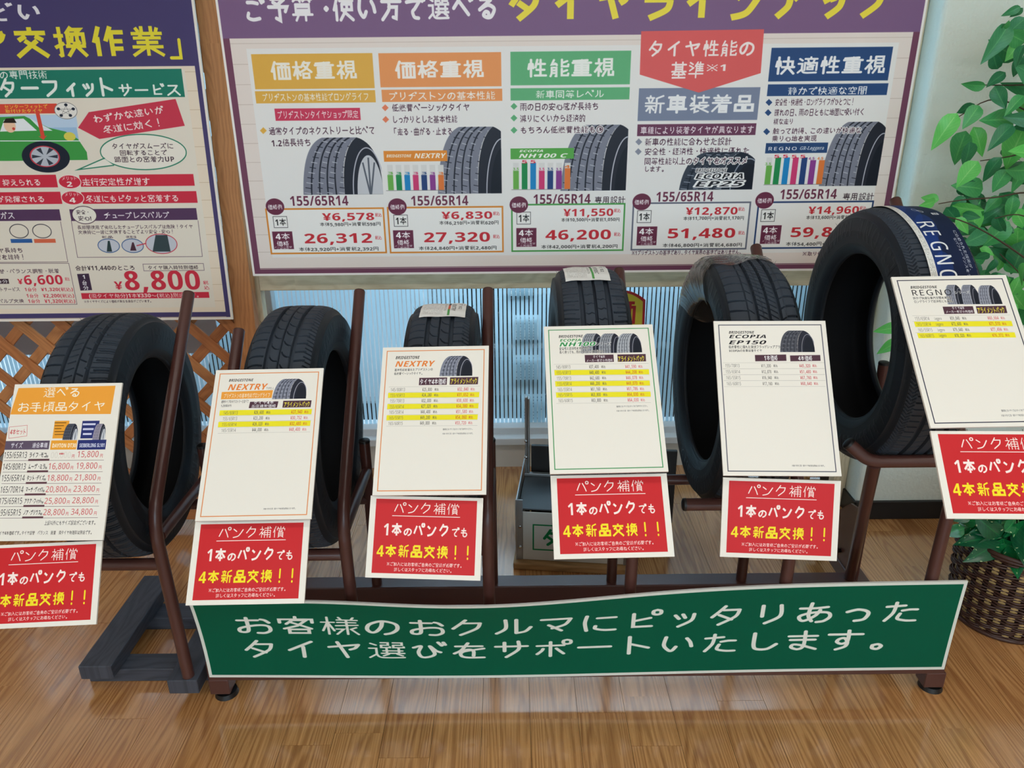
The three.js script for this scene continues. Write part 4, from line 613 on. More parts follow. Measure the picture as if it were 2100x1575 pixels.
{ // navy band with its white margin round the comfort tyre
  const cv = document.createElement('canvas'); cv.width = 420; cv.height = 1600; const c = cv.getContext('2d');
  c.fillStyle = '#16213f'; c.fillRect(0, 0, 420, 1600); c.fillStyle = '#1f3f86';
  for (let k = 0; k < 7; k++) { c.beginPath(); c.ellipse(70 + 30 * (k % 3), 300 + k * 190, 90, 190, 0.4, 0, 7); c.globalAlpha = 0.5; c.fill(); } c.globalAlpha = 1;
  c.fillStyle = '#dcdcd6'; c.fillRect(0, 0, 62, 1600); for (let y = 20; y < 1580; y += 9) for (let x = 8; x < 52; x += 9) if (hash(x, y) > 0.45) { c.fillStyle = '#8d8d8b'; c.fillRect(x, y, 6, 4); }
  c.save(); c.translate(262, 0); c.rotate(Math.PI / 2); ['R', 'E', 'G', 'N', 'O'].forEach((s, i) => text(c, s, 586 + i * 104, 0, 200, { color: '#e4e6e6', thin: true, latinScale: 1.0, width: s === 'E' ? 64 : 88 })); c.restore();
  c.strokeStyle = '#c9ccd2'; c.lineWidth = 4; c.beginPath(); c.ellipse(180, 420, 22, 20, 0.5, 0, 7); c.ellipse(222, 446, 22, 20, 0.5, 0, 7); c.stroke();
  c.save(); c.translate(396, 540); c.rotate(Math.PI / 2); text(c, 'に込められた技術が、', 150, 6, 34, { color: '#cfd4dc', weight: 0.08 }); text(c, 'なパフォーマンスをうみ', 220, 46, 30, { color: '#cfd4dc', weight: 0.08 }); c.restore();
  c.fillStyle = '#d8dade'; c.fillRect(300, 470, 62, 30); text(c, 'GR', 312, 470, 28, { color: '#16213f' });
  const back = part('label_band', treadStrip(-0.034, 0.06, 0.2925, rad(5), rad(112), 0.0015, 90), std('#ffffff', 0.6, { map: canvasMap(cv), specularIntensity: 0.3 }), TYRES[5]); back.userData.label = 'navy paper band with white margin and large letters';
}
{ // crinkled stretch film round part of the wrapped tyre: over the tread, the left wall and back through the hole
  const film = std('#cfc7bc', 0.1, { transmission: 0.93, thickness: 0, ior: 1.5 });
  const { R, r, w, tw } = S15, e = R - r, half = tw / 2, m = 84, n = 60, T = TYRES[4];
  const loop = new THREE.SplineCurve([[half * 0.9, R - 0.002], [half * 0.4, R + 0.002], [0, R + 0.0025], [-half * 0.5, R + 0.002], [-half, R - 0.004], [-half - 0.009, R - 0.02], [-w * 0.5 - 0.001, r + e * 0.72], [-w * 0.5 - 0.004, r + e * 0.5], [-w * 0.5 - 0.001, r + e * 0.2], [-w * 0.43, r - 0.004], [-w * 0.3, r - 0.007], [0, r - 0.006], [w * 0.3, r - 0.006]].map(([x, y]) => new THREE.Vector2(x, y)));
  const ring = loop.getSpacedPoints(m).map((v) => [v.x, v.y]), pos = [], idx = [];
  for (let i = 0; i <= n; i++) ring.forEach(([x, q], j) => { const a = rad(84 + 62 * i / n + 4 * Math.sin(j * 0.21)), wr = 0.0026 * Math.max(0, noise(i * 0.75 + j * 0.16, j * 0.09 + 5) - 0.35) + 0.0007 * Math.sin(i * 1.9 + j * 0.45); pos.push(x - (j > 22 && j < 62 ? wr : 0), (q + wr) * Math.sin(a), (q + wr) * Math.cos(a)); });
  for (let i = 0; i < n; i++) for (let j = 0; j < m; j++) { const a = i * (m + 1) + j, b = a + m + 1; idx.push(a, a + 1, b, b, a + 1, b + 1); }
  const g = new THREE.BufferGeometry(); g.setAttribute('position', new THREE.Float32BufferAttribute(pos, 3)); g.setIndex(idx); g.computeVertexNormals();
  part('stretch_film', g, film, T).userData.label = 'crinkled clear stretch film';
}
// ---------------------------------------------------------------- the brown steel tyre rack and the separate stand at its left
const brownSteel = std('#50302a', 0.33, { specularIntensity: 0.7, clearcoat: 0.25, clearcoatRoughness: 0.25 }), blackPlastic = std('#0e0f11', 0.4);
const TR = 0.0138;
const capOn = (p, dir, parent) => { const q = new THREE.Quaternion().setFromUnitVectors(V3(0, 1, 0), dir.clone().normalize()), g = merge([new THREE.CylinderGeometry(TR * 1.03, TR * 1.06, 0.004, 18).translate(0, 0.002, 0), new THREE.SphereGeometry(TR * 1.03, 18, 6, 0, Math.PI * 2, 0, Math.PI / 2).scale(1, 0.35, 1).translate(0, 0.004, 0)]); part('end_cap', g.applyQuaternion(q).translate(p.x, p.y, p.z), blackPlastic, parent); };
// one cradle: post at the tyre's right that bends back, level arm, capped rear post, two seat bars with capped left ends
function cradle(parent, tyre, { xr, seatY, foot, bendY, top, topD, dF = 1.462, dR = 1.745, rearFoot = 0.118, reach = 0.03, upturn = 0 }) {
  const P = (x, y, d) => V3(x, y, -d), R = tyre ? tyre.R : 0.28, cy = tyre?.y ?? seatY + 0.27, cd = tyre?.d ?? 1.62;
  const topP = P(xr, top, topD);
  const front = part('front_post', tube([P(xr, foot, dF), P(xr, bendY, dF - 0.012), topP], TR, { bend: 0.06 }), brownSteel, parent);
  part('end_plug', new THREE.CylinderGeometry(TR * 0.9, TR * 0.9, 0.006, 16).applyQuaternion(new THREE.Quaternion().setFromUnitVectors(V3(0, 1, 0), P(0, top - bendY, topD - dF).normalize())).translate(topP.x, topP.y, topP.z), std('#3a231b', 0.5), front);
  part('side_arm', tube([P(xr, seatY + 0.035, dF + 0.005), P(xr, seatY + 0.03, dR)], TR * 0.92), brownSteel, parent);
  const rearTop = P(xr, seatY + 0.11, dR), rear = part('rear_post', tube([P(xr, rearFoot, dR), rearTop], TR), brownSteel, parent); capOn(rearTop, V3(0, 1, 0), rear);
  if (tyre) for (const d of [dF, dR]) {                    // the tyre rests on a front and a rear bar
    const y = cy - Math.sqrt(Math.max(0, (R + TR + 0.0005) ** 2 - (cd - d) ** 2)), xl = tyre.x - tyre.w / 2 - reach, pts = [P(xr, y, d)];
    if (upturn && d === dF) pts.push(P(xl + 0.004, y, d), P(xl - 0.038, y + upturn, d + 0.012)); else pts.push(P(xl, y, d));
    const bar = part('seat_bar', tube(pts, TR, { bend: 0.035 }), brownSteel, parent); capOn(pts[pts.length - 1], pts[pts.length - 1].clone().sub(pts[pts.length - 2]), bar);
  }
}
const info = (k) => { const s = k < 4 ? S14 : S15, p = TYRES[k].position; return { R: s.R, w: s.w, x: p.x, y: p.y, d: -p.z }; };
{
  const rack = thing('tyre_rack', 'long brown tubular steel tyre rack carrying five tyres behind the green banner', 'tyre rack');
  const fx0 = -0.735, fx1 = 1.03, bevel = 0.004;
  part('front_beam', box(fx0, fx1, 0.058, 0.116, -1.460, -1.447, bevel), brownSteel, rack);
  part('rear_beam', box(fx0 + 0.05, 0.93, 0.058, 0.118, -1.775, -1.722, bevel), brownSteel, rack);
  for (const x of [fx0 + 0.005, 0.93]) {
    part('side_rail', box(x, x + 0.05, 0.056, 0.1, -2.06, -1.49, bevel), brownSteel, rack);
    const s = new THREE.Shape(); s.moveTo(0, 0); s.lineTo(0.30, 0); s.lineTo(0.10, 0.19); s.lineTo(0.02, 0.21); s.lineTo(0, 0.21);
    part('gusset_plate', new THREE.ExtrudeGeometry(s, { depth: 0.006, bevelEnabled: false }).rotateY(Math.PI / 2).translate(x + 0.005, 0.1, -1.75).rotateY(0), brownSteel, rack).scale.set(1, 1, 1);
    for (const [y, z] of [[0.25, -2.02], [0.18, -2.0], [0.13, -1.86]]) part('bolt', new THREE.CylinderGeometry(0.007, 0.007, 0.008, 6).rotateZ(Math.PI / 2).translate(x + 0.001, y, z), std('#2a1a15', 0.4, { metalness: 0.4 }), rack);
    part('foot', merge([new THREE.CylinderGeometry(0.022, 0.024, 0.016, 24).translate(x + 0.025, 0.008, -2.03), new THREE.CylinderGeometry(0.008, 0.008, 0.05, 12).translate(x + 0.025, 0.04, -2.03)]), blackPlastic, rack);
  }
  for (const x of [-0.712, 1.012]) {
    const leg = part('leg', box(x - 0.024, x + 0.024, 0.016, 0.06, -1.49, -1.447, 0.003), brownSteel, rack);
    part('foot', merge([new THREE.CylinderGeometry(0.025, 0.028, 0.012, 24).translate(x + 0.006, 0.006, -1.47), new THREE.CylinderGeometry(0.012, 0.012, 0.02, 16).translate(x + 0.006, 0.016, -1.47)]), blackPlastic, leg);
  }
  const base = { foot: 0.11 };
  cradle(rack, null, { ...base, xr: -0.655, seatY: 0.40, bendY: 0.5, top: 0.835, topD: 1.765 });
  cradle(rack, info(1), { ...base, reach: -0.02, xr: -0.3735, seatY: 0.435, bendY: 0.50, top: 0.907, topD: 1.845 });
  cradle(rack, info(2), { ...base, reach: -0.02, xr: -0.057, seatY: 0.435, bendY: 0.50, top: 0.908, topD: 1.845 });
  cradle(rack, info(3), { ...base, reach: -0.02, xr: 0.266, seatY: 0.50, bendY: 0.57, top: 0.95, topD: 1.86 });
  cradle(rack, info(4), { ...base, xr: 0.6195, seatY: 0.47, bendY: 0.56, top: 0.99, topD: 1.93, reach: 0.055 });
  cradle(rack, info(5), { ...base, xr: 0.952, seatY: 0.595, bendY: 0.66, top: 1.103, topD: 1.93, dR: 1.84, rearFoot: 0.53, upturn: 0.036, reach: 0.012 });
  part('strut', tube([V3(0.915, 0.118, -1.745), V3(0.775, 0.62, -1.462)], TR), brownSteel, rack);
}
{
  const st = thing('tyre_stand', 'single brown tube tyre stand on a crossed dark timber foot', 'tyre stand');
  const tk = TYRES[0].position, yaw = 0;
  cradle(st, info(0), { xr: -0.778, seatY: 0.43, foot: 0.078, bendY: 0.515, top: 0.917, topD: 1.806, dF: 1.445, dR: 1.735, rearFoot: 0.078 });
  const darkTimber = std('#ffffff', 0.6, { map: woodMap(256, 1024, [72, 76, 86], [38, 40, 48], { rings: 4, stretch: 1.3, streak: 0.5, seed: 44 }) });
  const beam = (a, b, w, y0, y1, k) => { const d = b.clone().sub(a), len = d.length(), g = longUV(new RoundedBoxGeometry(w, y1 - y0, len, 2, 0.003), 2, k); const m = part('timber', g, darkTimber, st); m.position.set((a.x + b.x) / 2, (y0 + y1) / 2, (a.z + b.z) / 2); m.rotation.y = Math.atan2(d.x, d.z); };
  beam(V3(-1.02, 0, -1.478), V3(-1.02, 0, -1.845), 0.08, 0.038, 0.078, 1);                      // left runner, on top
  beam(V3(-0.788, 0, -1.428), V3(-0.788, 0, -1.90), 0.072, 0.038, 0.078, 2);                             // right runner under the posts
  beam(V3(-1.063, 0, -1.540), V3(-0.748, 0, -1.540), 0.058, 0.0, 0.038, 3);                                 // cross pieces on the floor
  beam(V3(-1.06, 0, -1.738), V3(-0.748, 0, -1.738), 0.066, 0.0, 0.038, 4);
}
// ---------------------------------------------------------------- green banner board along the foot of the rack
{
  const n = 120, rows = 6, pos = [], uv = [], idx = [];
  const xl = -0.727, xr = 1.022;
  const lean = (u) => 0.005 + 0.042 * Math.exp(-Math.pow((u - 0.36) / 0.24, 2)) + 0.02 * Math.exp(-Math.pow((u - 0.02) / 0.12, 2));        // how far the top bows towards the viewer
  for (let i = 0; i <= n; i++) for (let j = 0; j <= rows; j++) { const u = i / n, v = j / rows, d = 1.441 - lean(u) * v * v, drop = lean(u) * lean(u) * 2.2 * v; pos.push(xl + (xr - xl) * u, 0.078 - 0.012 * Math.exp(-Math.pow((u - 0.37) / 0.3, 2)) + v * (0.246 + 0.010 * u) - drop, -d); uv.push(u, v); }
  for (let i = 0; i < n; i++) for (let j = 0; j < rows; j++) { const a = i * (rows + 1) + j, b = a + rows + 1; idx.push(a, b, a + 1, b, b + 1, a + 1); }
  const front = new THREE.BufferGeometry(); front.setAttribute('position', new THREE.Float32BufferAttribute(pos, 3)); front.setAttribute('uv', new THREE.Float32BufferAttribute(uv, 2)); front.setIndex(idx); front.computeVertexNormals();
  const back = front.clone(); back.translate(0, 0, -0.005); back.setIndex(idx.slice().reverse());
  const rim = []; const at = (i, j, o) => { const k = (i * (rows + 1) + j) * 3; return [pos[k], pos[k + 1], pos[k + 2] - o]; };
  const ring = []; for (let i = 0; i <= n; i++) ring.push([i, 0]); for (let j = 1; j <= rows; j++) ring.push([n, j]); for (let i = n - 1; i >= 0; i--) ring.push([i, rows]); for (let j = rows - 1; j >= 0; j--) ring.push([0, j]);
  ring.slice(0, -1).forEach(([i, j], k) => { const [p, q] = ring[k + 1]; rim.push(...at(i, j, 0), ...at(i, j, 0.005), ...at(p, q, 0), ...at(p, q, 0), ...at(i, j, 0.005), ...at(p, q, 0.005)); });
  const edge = new THREE.BufferGeometry(); edge.setAttribute('position', new THREE.Float32BufferAttribute(rim, 3)); edge.computeVertexNormals();
  const cv = document.createElement('canvas'); cv.width = 2048; cv.height = 292; const c = cv.getContext('2d');
  c.fillStyle = '#d9dcd2'; c.fillRect(0, 0, 2048, 292); c.fillStyle = '#00583f'; c.fillRect(9, 9, 2030, 274);
  const U = (px) => (px - 408) / (1970 - 408) * 2048;
  text(c, 'お客様のおクルマにピッタリあった', U(480), 292 * 0.19, 292 * 0.27, { color: '#e4e4da', weight: 0.098, width: U(1893) - U(480), small: 1 });
  text(c, 'タイヤ選びをサポートいたします。', U(487), 292 * 0.51, 292 * 0.26, { color: '#e4e4da', weight: 0.098, width: U(1875) - U(487), small: 1 });
  const b = thing('banner_board', 'long bowed green banner board with white lettering fixed along the rack', 'banner');
  part('printed_face', front, std('#ffffff', 0.5, { map: canvasMap(cv), specularIntensity: 0.25 }), b); part('backing', merge([back.toNonIndexed().deleteAttribute('uv'), edge]), edgeWhite, b);
}
// ---------------------------------------------------------------- price cards leaning on the tyres, each with a red puncture card hung below
const POSE = {
  a: [[-0.8549, 0.7361, -1.2901, -0.0329, -0.6351, 0.0175], [-0.4710, 0.7650, -1.3015, -0.0092, -0.7730, 0.0151], [-0.1517, 0.7963, -1.3323, -0.0734, -0.7545, 0.0359],
    [0.1690, 0.8472, -1.3118, -0.0036, -0.8112, 0.0140], [0.4882, 0.8432, -1.3119, -0.0507, -0.6611, 0.0092], [0.8036, 0.9488, -1.2718, -0.0081, -0.8148, 0.0130]],
  r: [[-0.8605, 0.5469, -1.1653, 0.0157, -0.6156, 0.0268], [-0.4764, 0.5919, -1.1657, -0.0077, -0.7166, 0.0130], [-0.1627, 0.6152, -1.2028, -0.0525, -0.6189, -0.0062],
    [0.1737, 0.6758, -1.1742, 0.0300, -0.7363, -0.0037], [0.4867, 0.6431, -1.2085, -0.0687, -0.3020, -0.0075], [0.8067, 0.7835, -1.1153, -0.0261, -0.7480, -0.0029]],
};
const clearAcrylic = std('#ffffff', 0.04, { transmission: 1, thickness: 0.003, ior: 1.49 });
const cardSheet = (k, kind) => { const [x, y, z, yaw, tilt, roll] = POSE[kind][k]; return sheet(V3(x, y, z), [yaw, tilt, roll], 0.21, kind === 'a' ? 0.297 : 0.148, kind === 'a' ? 760 : 720); };
const paper = '#e6e1d6', bodyText = { weight: 0.09 };
const tax = (p, x, y, color) => p.text('税込', x, y - 3.2, x + 9, y + 3.2, color, { weight: 0.1 });
// rows of a price table: top pixel line, bottom line, left and right ends of each
function table(p, rows, { x0, x1, y0, step, skew, cols, slope = 0, red = '#c8545c', lines = true }) {
  rows.forEach(([size, a, b, lit, note], i) => {
    const y = y0 + i * step, dx = skew * i, top = y - step / 2, bot = y + step / 2;
    if (lit) p.poly([[x0 + dx, top + slope + 0.6], [x1 + dx, top - slope + 0.6], [x1 + dx + skew, bot - slope - 0.6], [x0 + dx + skew, bot + slope - 0.6]], '#e8dc22');
    else if (lines) { p.poly([[x0 + dx, top + slope], [x1 + dx, top - slope]], '#8f8c86', 1); p.poly([[x0 + dx, bot + slope], [x1 + dx, bot - slope]], '#8f8c86', 1); }
    p.text(size, cols[0] + dx, y - 4.6 + slope * 0.8, cols[0] + 30 + dx, y + 4.4 + slope * 0.8, '#5d5a54', { font: 'monospace', thin: true });
    if (note) p.text(note, cols[0] + 40 + dx, y - 3.8 + slope * 0.6, cols[0] + 55 + dx, y + 3.6 + slope * 0.6, '#5d5a54', { thin: true });
    p.text('¥' + a, cols[1] + dx, y - 4.4, cols[1] + 20 + dx, y + 4.2, '#55524c', { font: 'monospace' }); tax(p, cols[1] + 25 + dx, y, '#55524c');
    p.text('¥' + b, cols[2] + dx, y - 4.4 - slope * 0.7, cols[2] + 23 + dx, y + 4.2 - slope * 0.7, lit ? '#c85a28' : red, { font: 'monospace' }); tax(p, cols[2] + 27 + dx, y - slope * 0.7, lit ? '#c85a28' : red);
  });
}
const frameLine = (p, color, line = 6, inset = 0.043) => { const { ctx: c, canvas: v } = p, i = v.width * inset; c.strokeStyle = color; c.lineWidth = line; c.strokeRect(i, i * 0.9, v.width - 2 * i, v.height - 1.8 * i); };
const blankCard = (p) => { p.ctx.fillStyle = paper; p.ctx.fillRect(0, 0, p.canvas.width, p.canvas.height); };
const printAt = (p, x0, y0, x1, y1, o) => { const ym = (y0 + y1) / 2, [a] = p.at(x0, ym), [b] = p.at(x1, ym), c = p.at((x0 + x1) / 2, y0)[1], d = p.at((x0 + x1) / 2, y1)[1]; tyrePrint(p.ctx, a, c, (b - a) / (o?.cut ?? 1), d - c, o); };
const plate = (p, x0, y0, x1, y1, skew, color = '#4d303c') => p.poly([[x0, y0], [x1, y0 - 1], [x1 + skew, y1 - 1], [x0 + skew, y1]], color);
const draw = [
  (p) => { // value tyres
    p.poly([[38, 796], [237, 791], [227, 849], [21, 850]], '#eb9f3a'); p.text('選べる', 89, 793, 166, 816, '#f4ecd8', { weight: 0.085 }); p.text('お手頃品タイヤ', 35, 823, 217, 845, '#f4ecd8', { weight: 0.085 });
    p.poly([[19, 876], [56, 872], [55, 894], [18, 899], [19, 876]], '#c33a40', 2.2); p.text('4本セット', 21, 879, 54, 892, '#c33a40', bodyText);
    p.rect(110, 863, 140, 899, '#e89f34'); p.rect(167, 863, 202, 899, '#27306c'); for (let k = 0; k < 5; k++) p.rect(112, 866 + k * 6, 136 - (k % 3) * 5, 868 + k * 6, '#8a5c1c'); for (let k = 0; k < 3; k++) p.rect(170, 868 + k * 10, 196 - k * 4, 872 + k * 10, '#c9cbe0');
    printAt(p, 130, 869, 160, 902, { wheel: true, mid: '#454a56' }); printAt(p, 191, 869, 217, 902, { wheel: true, mid: '#9a93a4' });
    p.rect(9, 904, 101, 922, '#5c4f62'); p.text('サイズ', 22, 907, 47, 920, '#eceaf0', bodyText); p.text('適合車種', 66, 907, 98, 919, '#eceaf0', bodyText); p.rect(104, 903, 157, 922, '#e89f34'); p.text('DAYTON DT30', 107, 908, 156, 919, '#f6ead0'); p.rect(159, 902, 217, 922, '#27306c'); p.text('SEIBERLING SL101', 163, 908, 215, 918, '#dfe2f0');
    const rows = [['155/65R13', 'ライフ・モコ', '－', '15,800'], ['145/80R13', 'ムーヴ・ミラ', '16,800', '19,800'], ['155/65R14', 'タント・デイズ', '18,800', '21,800'], ['165/70R14', 'マーチ・ヴィッツ', '20,800', '23,800'], ['175/65R15', 'アクア・フィット', '25,800', '28,800'], ['195/65R15', 'ノア・プリウス', '28,800', '34,800']];
    rows.forEach(([s, m, a, b], i) => { const y = 922 + i * 23.6, dx = -2.5 * i, h = 23.6;
      p.poly([[8 + dx, y + h - 1], [213 + dx, y + h - 2]], '#4b3038', 2); p.rect(58 + dx, y + h - 4.5, 101 + dx, y + h - 0.5, '#5c3a42');
      p.text(s, 8 + dx, y + 3, 56 + dx, y + 19, '#1f1c1c', { thin: true, latinScale: 1.1 }); p.text(m, 60 + dx, y + 5, 96 + dx, y + 17, '#1f1c1c', { weight: 0.11, small: 0.7 }); p.text('他', 94 + dx, y + 11, 99 + dx, y + 17, '#1f1c1c', bodyText);
      if (a === '－') { p.rect(122 + dx, y + 7, 131 + dx, y + 10, '#c33a40'); p.text('00,000', 104 + dx, y + 3, 146 + dx, y + 19, '#d8d2c6', { thin: true }); } else p.text(a, 101 + dx, y + 2, 146 + dx, y + 18, '#c64a4e', { thin: true });
      p.text('円', 147 + dx, y + 9, 153 + dx, y + 18, '#c64a4e', bodyText); p.text(b, 158 + dx, y + 1, 203 + dx, y + 17, '#c64a4e', { thin: true }); p.text('円', 205 + dx, y + 8, 211 + dx, y + 17, '#c64a4e', bodyText); });
    p.text('上記以外にもサイズ設定がございます。', 91, 1067, 198, 1077, '#3c3836', bodyText); p.text('※タイヤ4本価格です。タイヤ組替　バランス　脱着　廃タイヤ処理料は別途です。', -12, 1088, 190, 1097, '#3c3836', bodyText);
  },
  (p) => { // long life
    frameLine(p, '#d9854a'); brandMark(p, 469, 776, 519, 783); p.text('NEXTRY', 466, 785, 546, 801, '#e07a30', { italic: true }); p.text('TYPE-L', 546, 793, 562, 799, '#777', { thin: true });
    p.poly([[455, 804], [560, 800], [557, 816], [453, 819]], '#e89a38'); p.text('ブリヂストンの基本性能でロングライフ', 459, 806, 554, 816, '#f4ead8', bodyText); p.text('通常タイプのネクストリーと比べて', 454, 820, 510, 827, '#444', bodyText); p.text('1.2倍長持ち', 453, 829, 475, 835, '#444', bodyText);
    printAt(p, 560, 777, 629, 818, {}); plate(p, 513, 824, 571, 837, -3); p.text('タイヤ4本', 520, 822, 562, 829, '#eee', bodyText); p.text('当店通常価格', 515, 829, 566, 836, '#eee', bodyText); plate(p, 581, 822, 639, 836, -2); p.text('アライメントパック', 582, 823, 636, 835, '#e8dc40', { weight: 0.11, small: 0.8 });
    table(p, [['145/80R13', '26,600', '27,940', 1], ['155/65R13', '23,200', '30,752', 0], ['155/65R14', '26,320', '32,480', 1], ['165/55R14', '44,000', '48,400', 0]], { x0: 451, x1: 640, y0: 845.5, step: 11.9, skew: -1.4, slope: 1.4, cols: [458, 521, 597] });
    p.text('※取り付け工賃・廃タイヤ処分料は別途となります。', 540, 1041, 607, 1045, '#444', bodyText);
  },
  (p) => { // standard
    frameLine(p, '#d9854a'); brandMark(p, 811, 729, 860, 737); p.text('NEXTRY', 809, 738, 889, 753, '#e07a30', { italic: true }); p.text('基本性能を備えたブリヂストンの', 809, 755, 888, 761, '#333', bodyText); p.text('低燃費ベーシックタイヤ。', 808, 763, 868, 769, '#333', bodyText);
    printAt(p, 902, 730, 969, 771, {}); plate(p, 860, 775, 917, 790, -1); p.text('タイヤ4本価格', 861, 776, 915, 789, '#eee', { weight: 0.1 }); plate(p, 923, 774, 981, 789, -1); p.text('アライメントパック', 924, 775, 979, 788, '#e8dc40', { weight: 0.11, small: 0.8 });
    table(p, [['145/80R13', '25,800', '32,840', 0], ['155/65R13', '24,280', '31,652', 1], ['155/70R13', '32,000', '38,600', 0], ['155/65R14', '27,320', '34,380', 1], ['165/55R14', '46,400', '51,580', 0], ['165/55R15', '49,200', '54,060', 1], ['165/60R15', '49,800', '53,720', 0]], { x0: 797, x1: 984, y0: 798.5, step: 11.5, skew: -0.8, slope: 0.8, cols: [801, 866, 938] });
    p.text('価格表にないサイズはスタッフまでお声がけください。', 908, 878, 970, 882, '#555', bodyText); p.text('※取り付け工賃・廃タイヤ処分料は別途となります。', 907, 887, 971, 891, '#555', bodyText);
  },
  (p) => { // rain
    frameLine(p, '#3f8f55'); printAt(p, 1190, 684, 1238, 724, { mid: '#8e9298' }); printAt(p, 1226, 684, 1275, 724, { mid: '#8e9298' }); printAt(p, 1263, 684, 1315, 723, { mid: '#a2a6ac' });
    brandMark(p, 1145, 686, 1195, 693); p.text('ECOPIA', 1147, 694, 1191, 701, '#2f8a48', { italic: true }); p.text('NH100', 1145, 700, 1220, 711, '#2f8a48', { italic: true, outline: '#e8ebe2', outlineWidth: 0.06 }); p.text('シリーズ', 1222, 701, 1254, 709, '#ddd', { weight: 0.1, outline: '#666', outlineWidth: 0.03 });
    p.text('安全性と経済性を求める方へ'.replace('へ', 'ヘ'), 1147, 711, 1212, 718, '#333', { ...bodyText, outline: '#e6e1d6', outlineWidth: 0.06 }); p.text('長く使っても、雨の日の安心感が長持ち！', 1147, 718, 1243, 725, '#333', { ...bodyText, outline: '#e6e1d6', outlineWidth: 0.06 });
    plate(p, 1199, 728, 1258, 743, 1); p.text('タイヤ4本', 1216, 728, 1241, 735, '#eee', bodyText); p.text('メーカー希望小売価格', 1202, 736, 1257, 742, '#eee', bodyText); plate(p, 1266, 727, 1324, 742, 1); p.text('アライメントパック', 1267, 729, 1322, 742, '#e8dc40', { weight: 0.11, small: 0.8 });
    table(p, [['145/80R13', '37,400', '41,590', 0], ['155/65R13', '40,480', '44,208', 1], ['155/70R13', '42,680', '46,078', 0], ['155/65R14', '46,200', '49,070', 1], ['165/55R14', '61,160', '61,786', 0], ['165/55R15', '63,800', '64,030', 1], ['165/60R15', '63,800', '64,030', 0]], { x0: 1136, x1: 1330, y0: 752, step: 11.45, skew: 0.8, slope: 0.9, cols: [1140, 1208, 1282] });
    p.text('価格表にないサイズはスタッフまでお声がけください。', 1264, 831, 1329, 835, '#555', bodyText); p.text('※取り付け工賃・廃タイヤ処分料は別途となります。', 1264, 840, 1332, 844, '#555', bodyText);
  },
  (p) => { // fuel saver
    frameLine(p, '#4c4f5c'); brandMark(p, 1494, 678, 1546, 685); p.text('ECOPIA', 1493, 686, 1571, 694, '#1c1c20', { italic: true, latinScale: 1.2 }); p.text('EP150', 1492, 698, 1570, 707, '#1c1c20', { italic: true, latinScale: 1.2 });
    printAt(p, 1598, 678, 1669, 722, { mid: '#4a4c54', light: '#8b8e96' }); p.text('低燃費性に優れた環境フラッグシップブランド', 1494, 708, 1612, 715, '#333', bodyText); p.text('ECOPIAの新車装着タイヤ', 1495, 716, 1563, 722, '#333', bodyText);
    plate(p, 1548, 728, 1612, 741, 1); p.text('1本価格', 1567, 728, 1595, 740, '#eee', { weight: 0.1 }); plate(p, 1620, 729, 1682, 741, 1); p.text('4本価格', 1637, 729, 1666, 740, '#eee', { weight: 0.1 });
    table(p, [['155/70R13', '11,330', '45,320', 0], ['155/65R14', '12,870', '51,480', 0], ['165/55R15', '16,940', '67,760', 0], ['165/60R15', '17,160', '68,640', 0]], { x0: 1482, x1: 1690, y0: 750, step: 12.2, skew: 1, slope: 0.2, cols: [1487, 1561, 1639], red: '#b8383e' });
    p.text('※取り付け工賃・廃タイヤ処分料は別途となります。', 1624, 953, 1692, 957, '#333', bodyText);
  },
  (p) => { // comfort
    frameLine(p, '#1f2238'); printAt(p, 1938, 584, 1976, 624, { mid: '#8b8e9a' }); printAt(p, 1970, 584, 2008, 624, { mid: '#8b8e9a' }); printAt(p, 2004, 585, 2050, 624, { mid: '#8b8e9a' });
    brandMark(p, 1866, 585, 1921, 592); p.text('REGNO', 1868, 592, 1955, 607, '#1c1c20', { thin: true, latinGap: 0.12 }); p.text('シリーズ', 1957, 596, 1989, 603, '#ddd', { weight: 0.1, outline: '#666', outlineWidth: 0.03 });
    p.text('静かで快適な車内空間を実現！', 1872, 608, 1954, 614, '#333', { ...bodyText, outline: '#e6e1d6', outlineWidth: 0.06 }); p.text('ロングライフで経済性にも貢献。', 1874, 615, 1958, 621, '#333', { ...bodyText, outline: '#e6e1d6', outlineWidth: 0.06 });
    plate(p, 1933, 629, 1995, 644, 4); p.text('タイヤ4本', 1952, 628, 1978, 635, '#eee', bodyText); p.text('メーカー希望小売価格', 1939, 636, 1996, 642, '#eee', bodyText); plate(p, 2001, 628, 2062, 643, 4); p.text('アライメントパック', 2004, 629, 2061, 643, '#e8dc40', { weight: 0.11, small: 0.8 });
    table(p, [['155/65R14', '59,840', '60,664', 0, 'Leggera'], ['165/55R14', '72,600', '71,510', 1, 'Leggera'], ['165/55R15', '79,640', '77,494', 0, 'Leggera'], ['165/60R15', '78,320', '76,372', 1, 'Leggera']], { x0: 1871, x1: 2071, y0: 652.5, step: 11.7, skew: 3.2, slope: 0.8, cols: [1876, 1948, 2025] });
    p.text('価格表にないサイズはスタッフまでお声がけください。', 2053, 839, 2126, 844, '#555', bodyText); p.text('※取り付け工賃・廃タイヤ処分料は別途となります。', 2053, 849, 2126, 854, '#555', bodyText);
  },
];
const cardLabels = ['orange headed value tyre price card above the wooden footed stand', 'orange bordered price card with two yellow rows and an orange strip', 'orange bordered price card with three yellow rows', 'green bordered price card with three tyre pictures', 'grey bordered price card with plain white rows', 'navy bordered price card with two yellow rows and three tyre pictures'];
const redNear = ['orange headed value tyre card', 'orange bordered card with two yellow rows', 'orange bordered card with three yellow rows', 'green bordered card', 'grey bordered card', 'navy bordered card'];
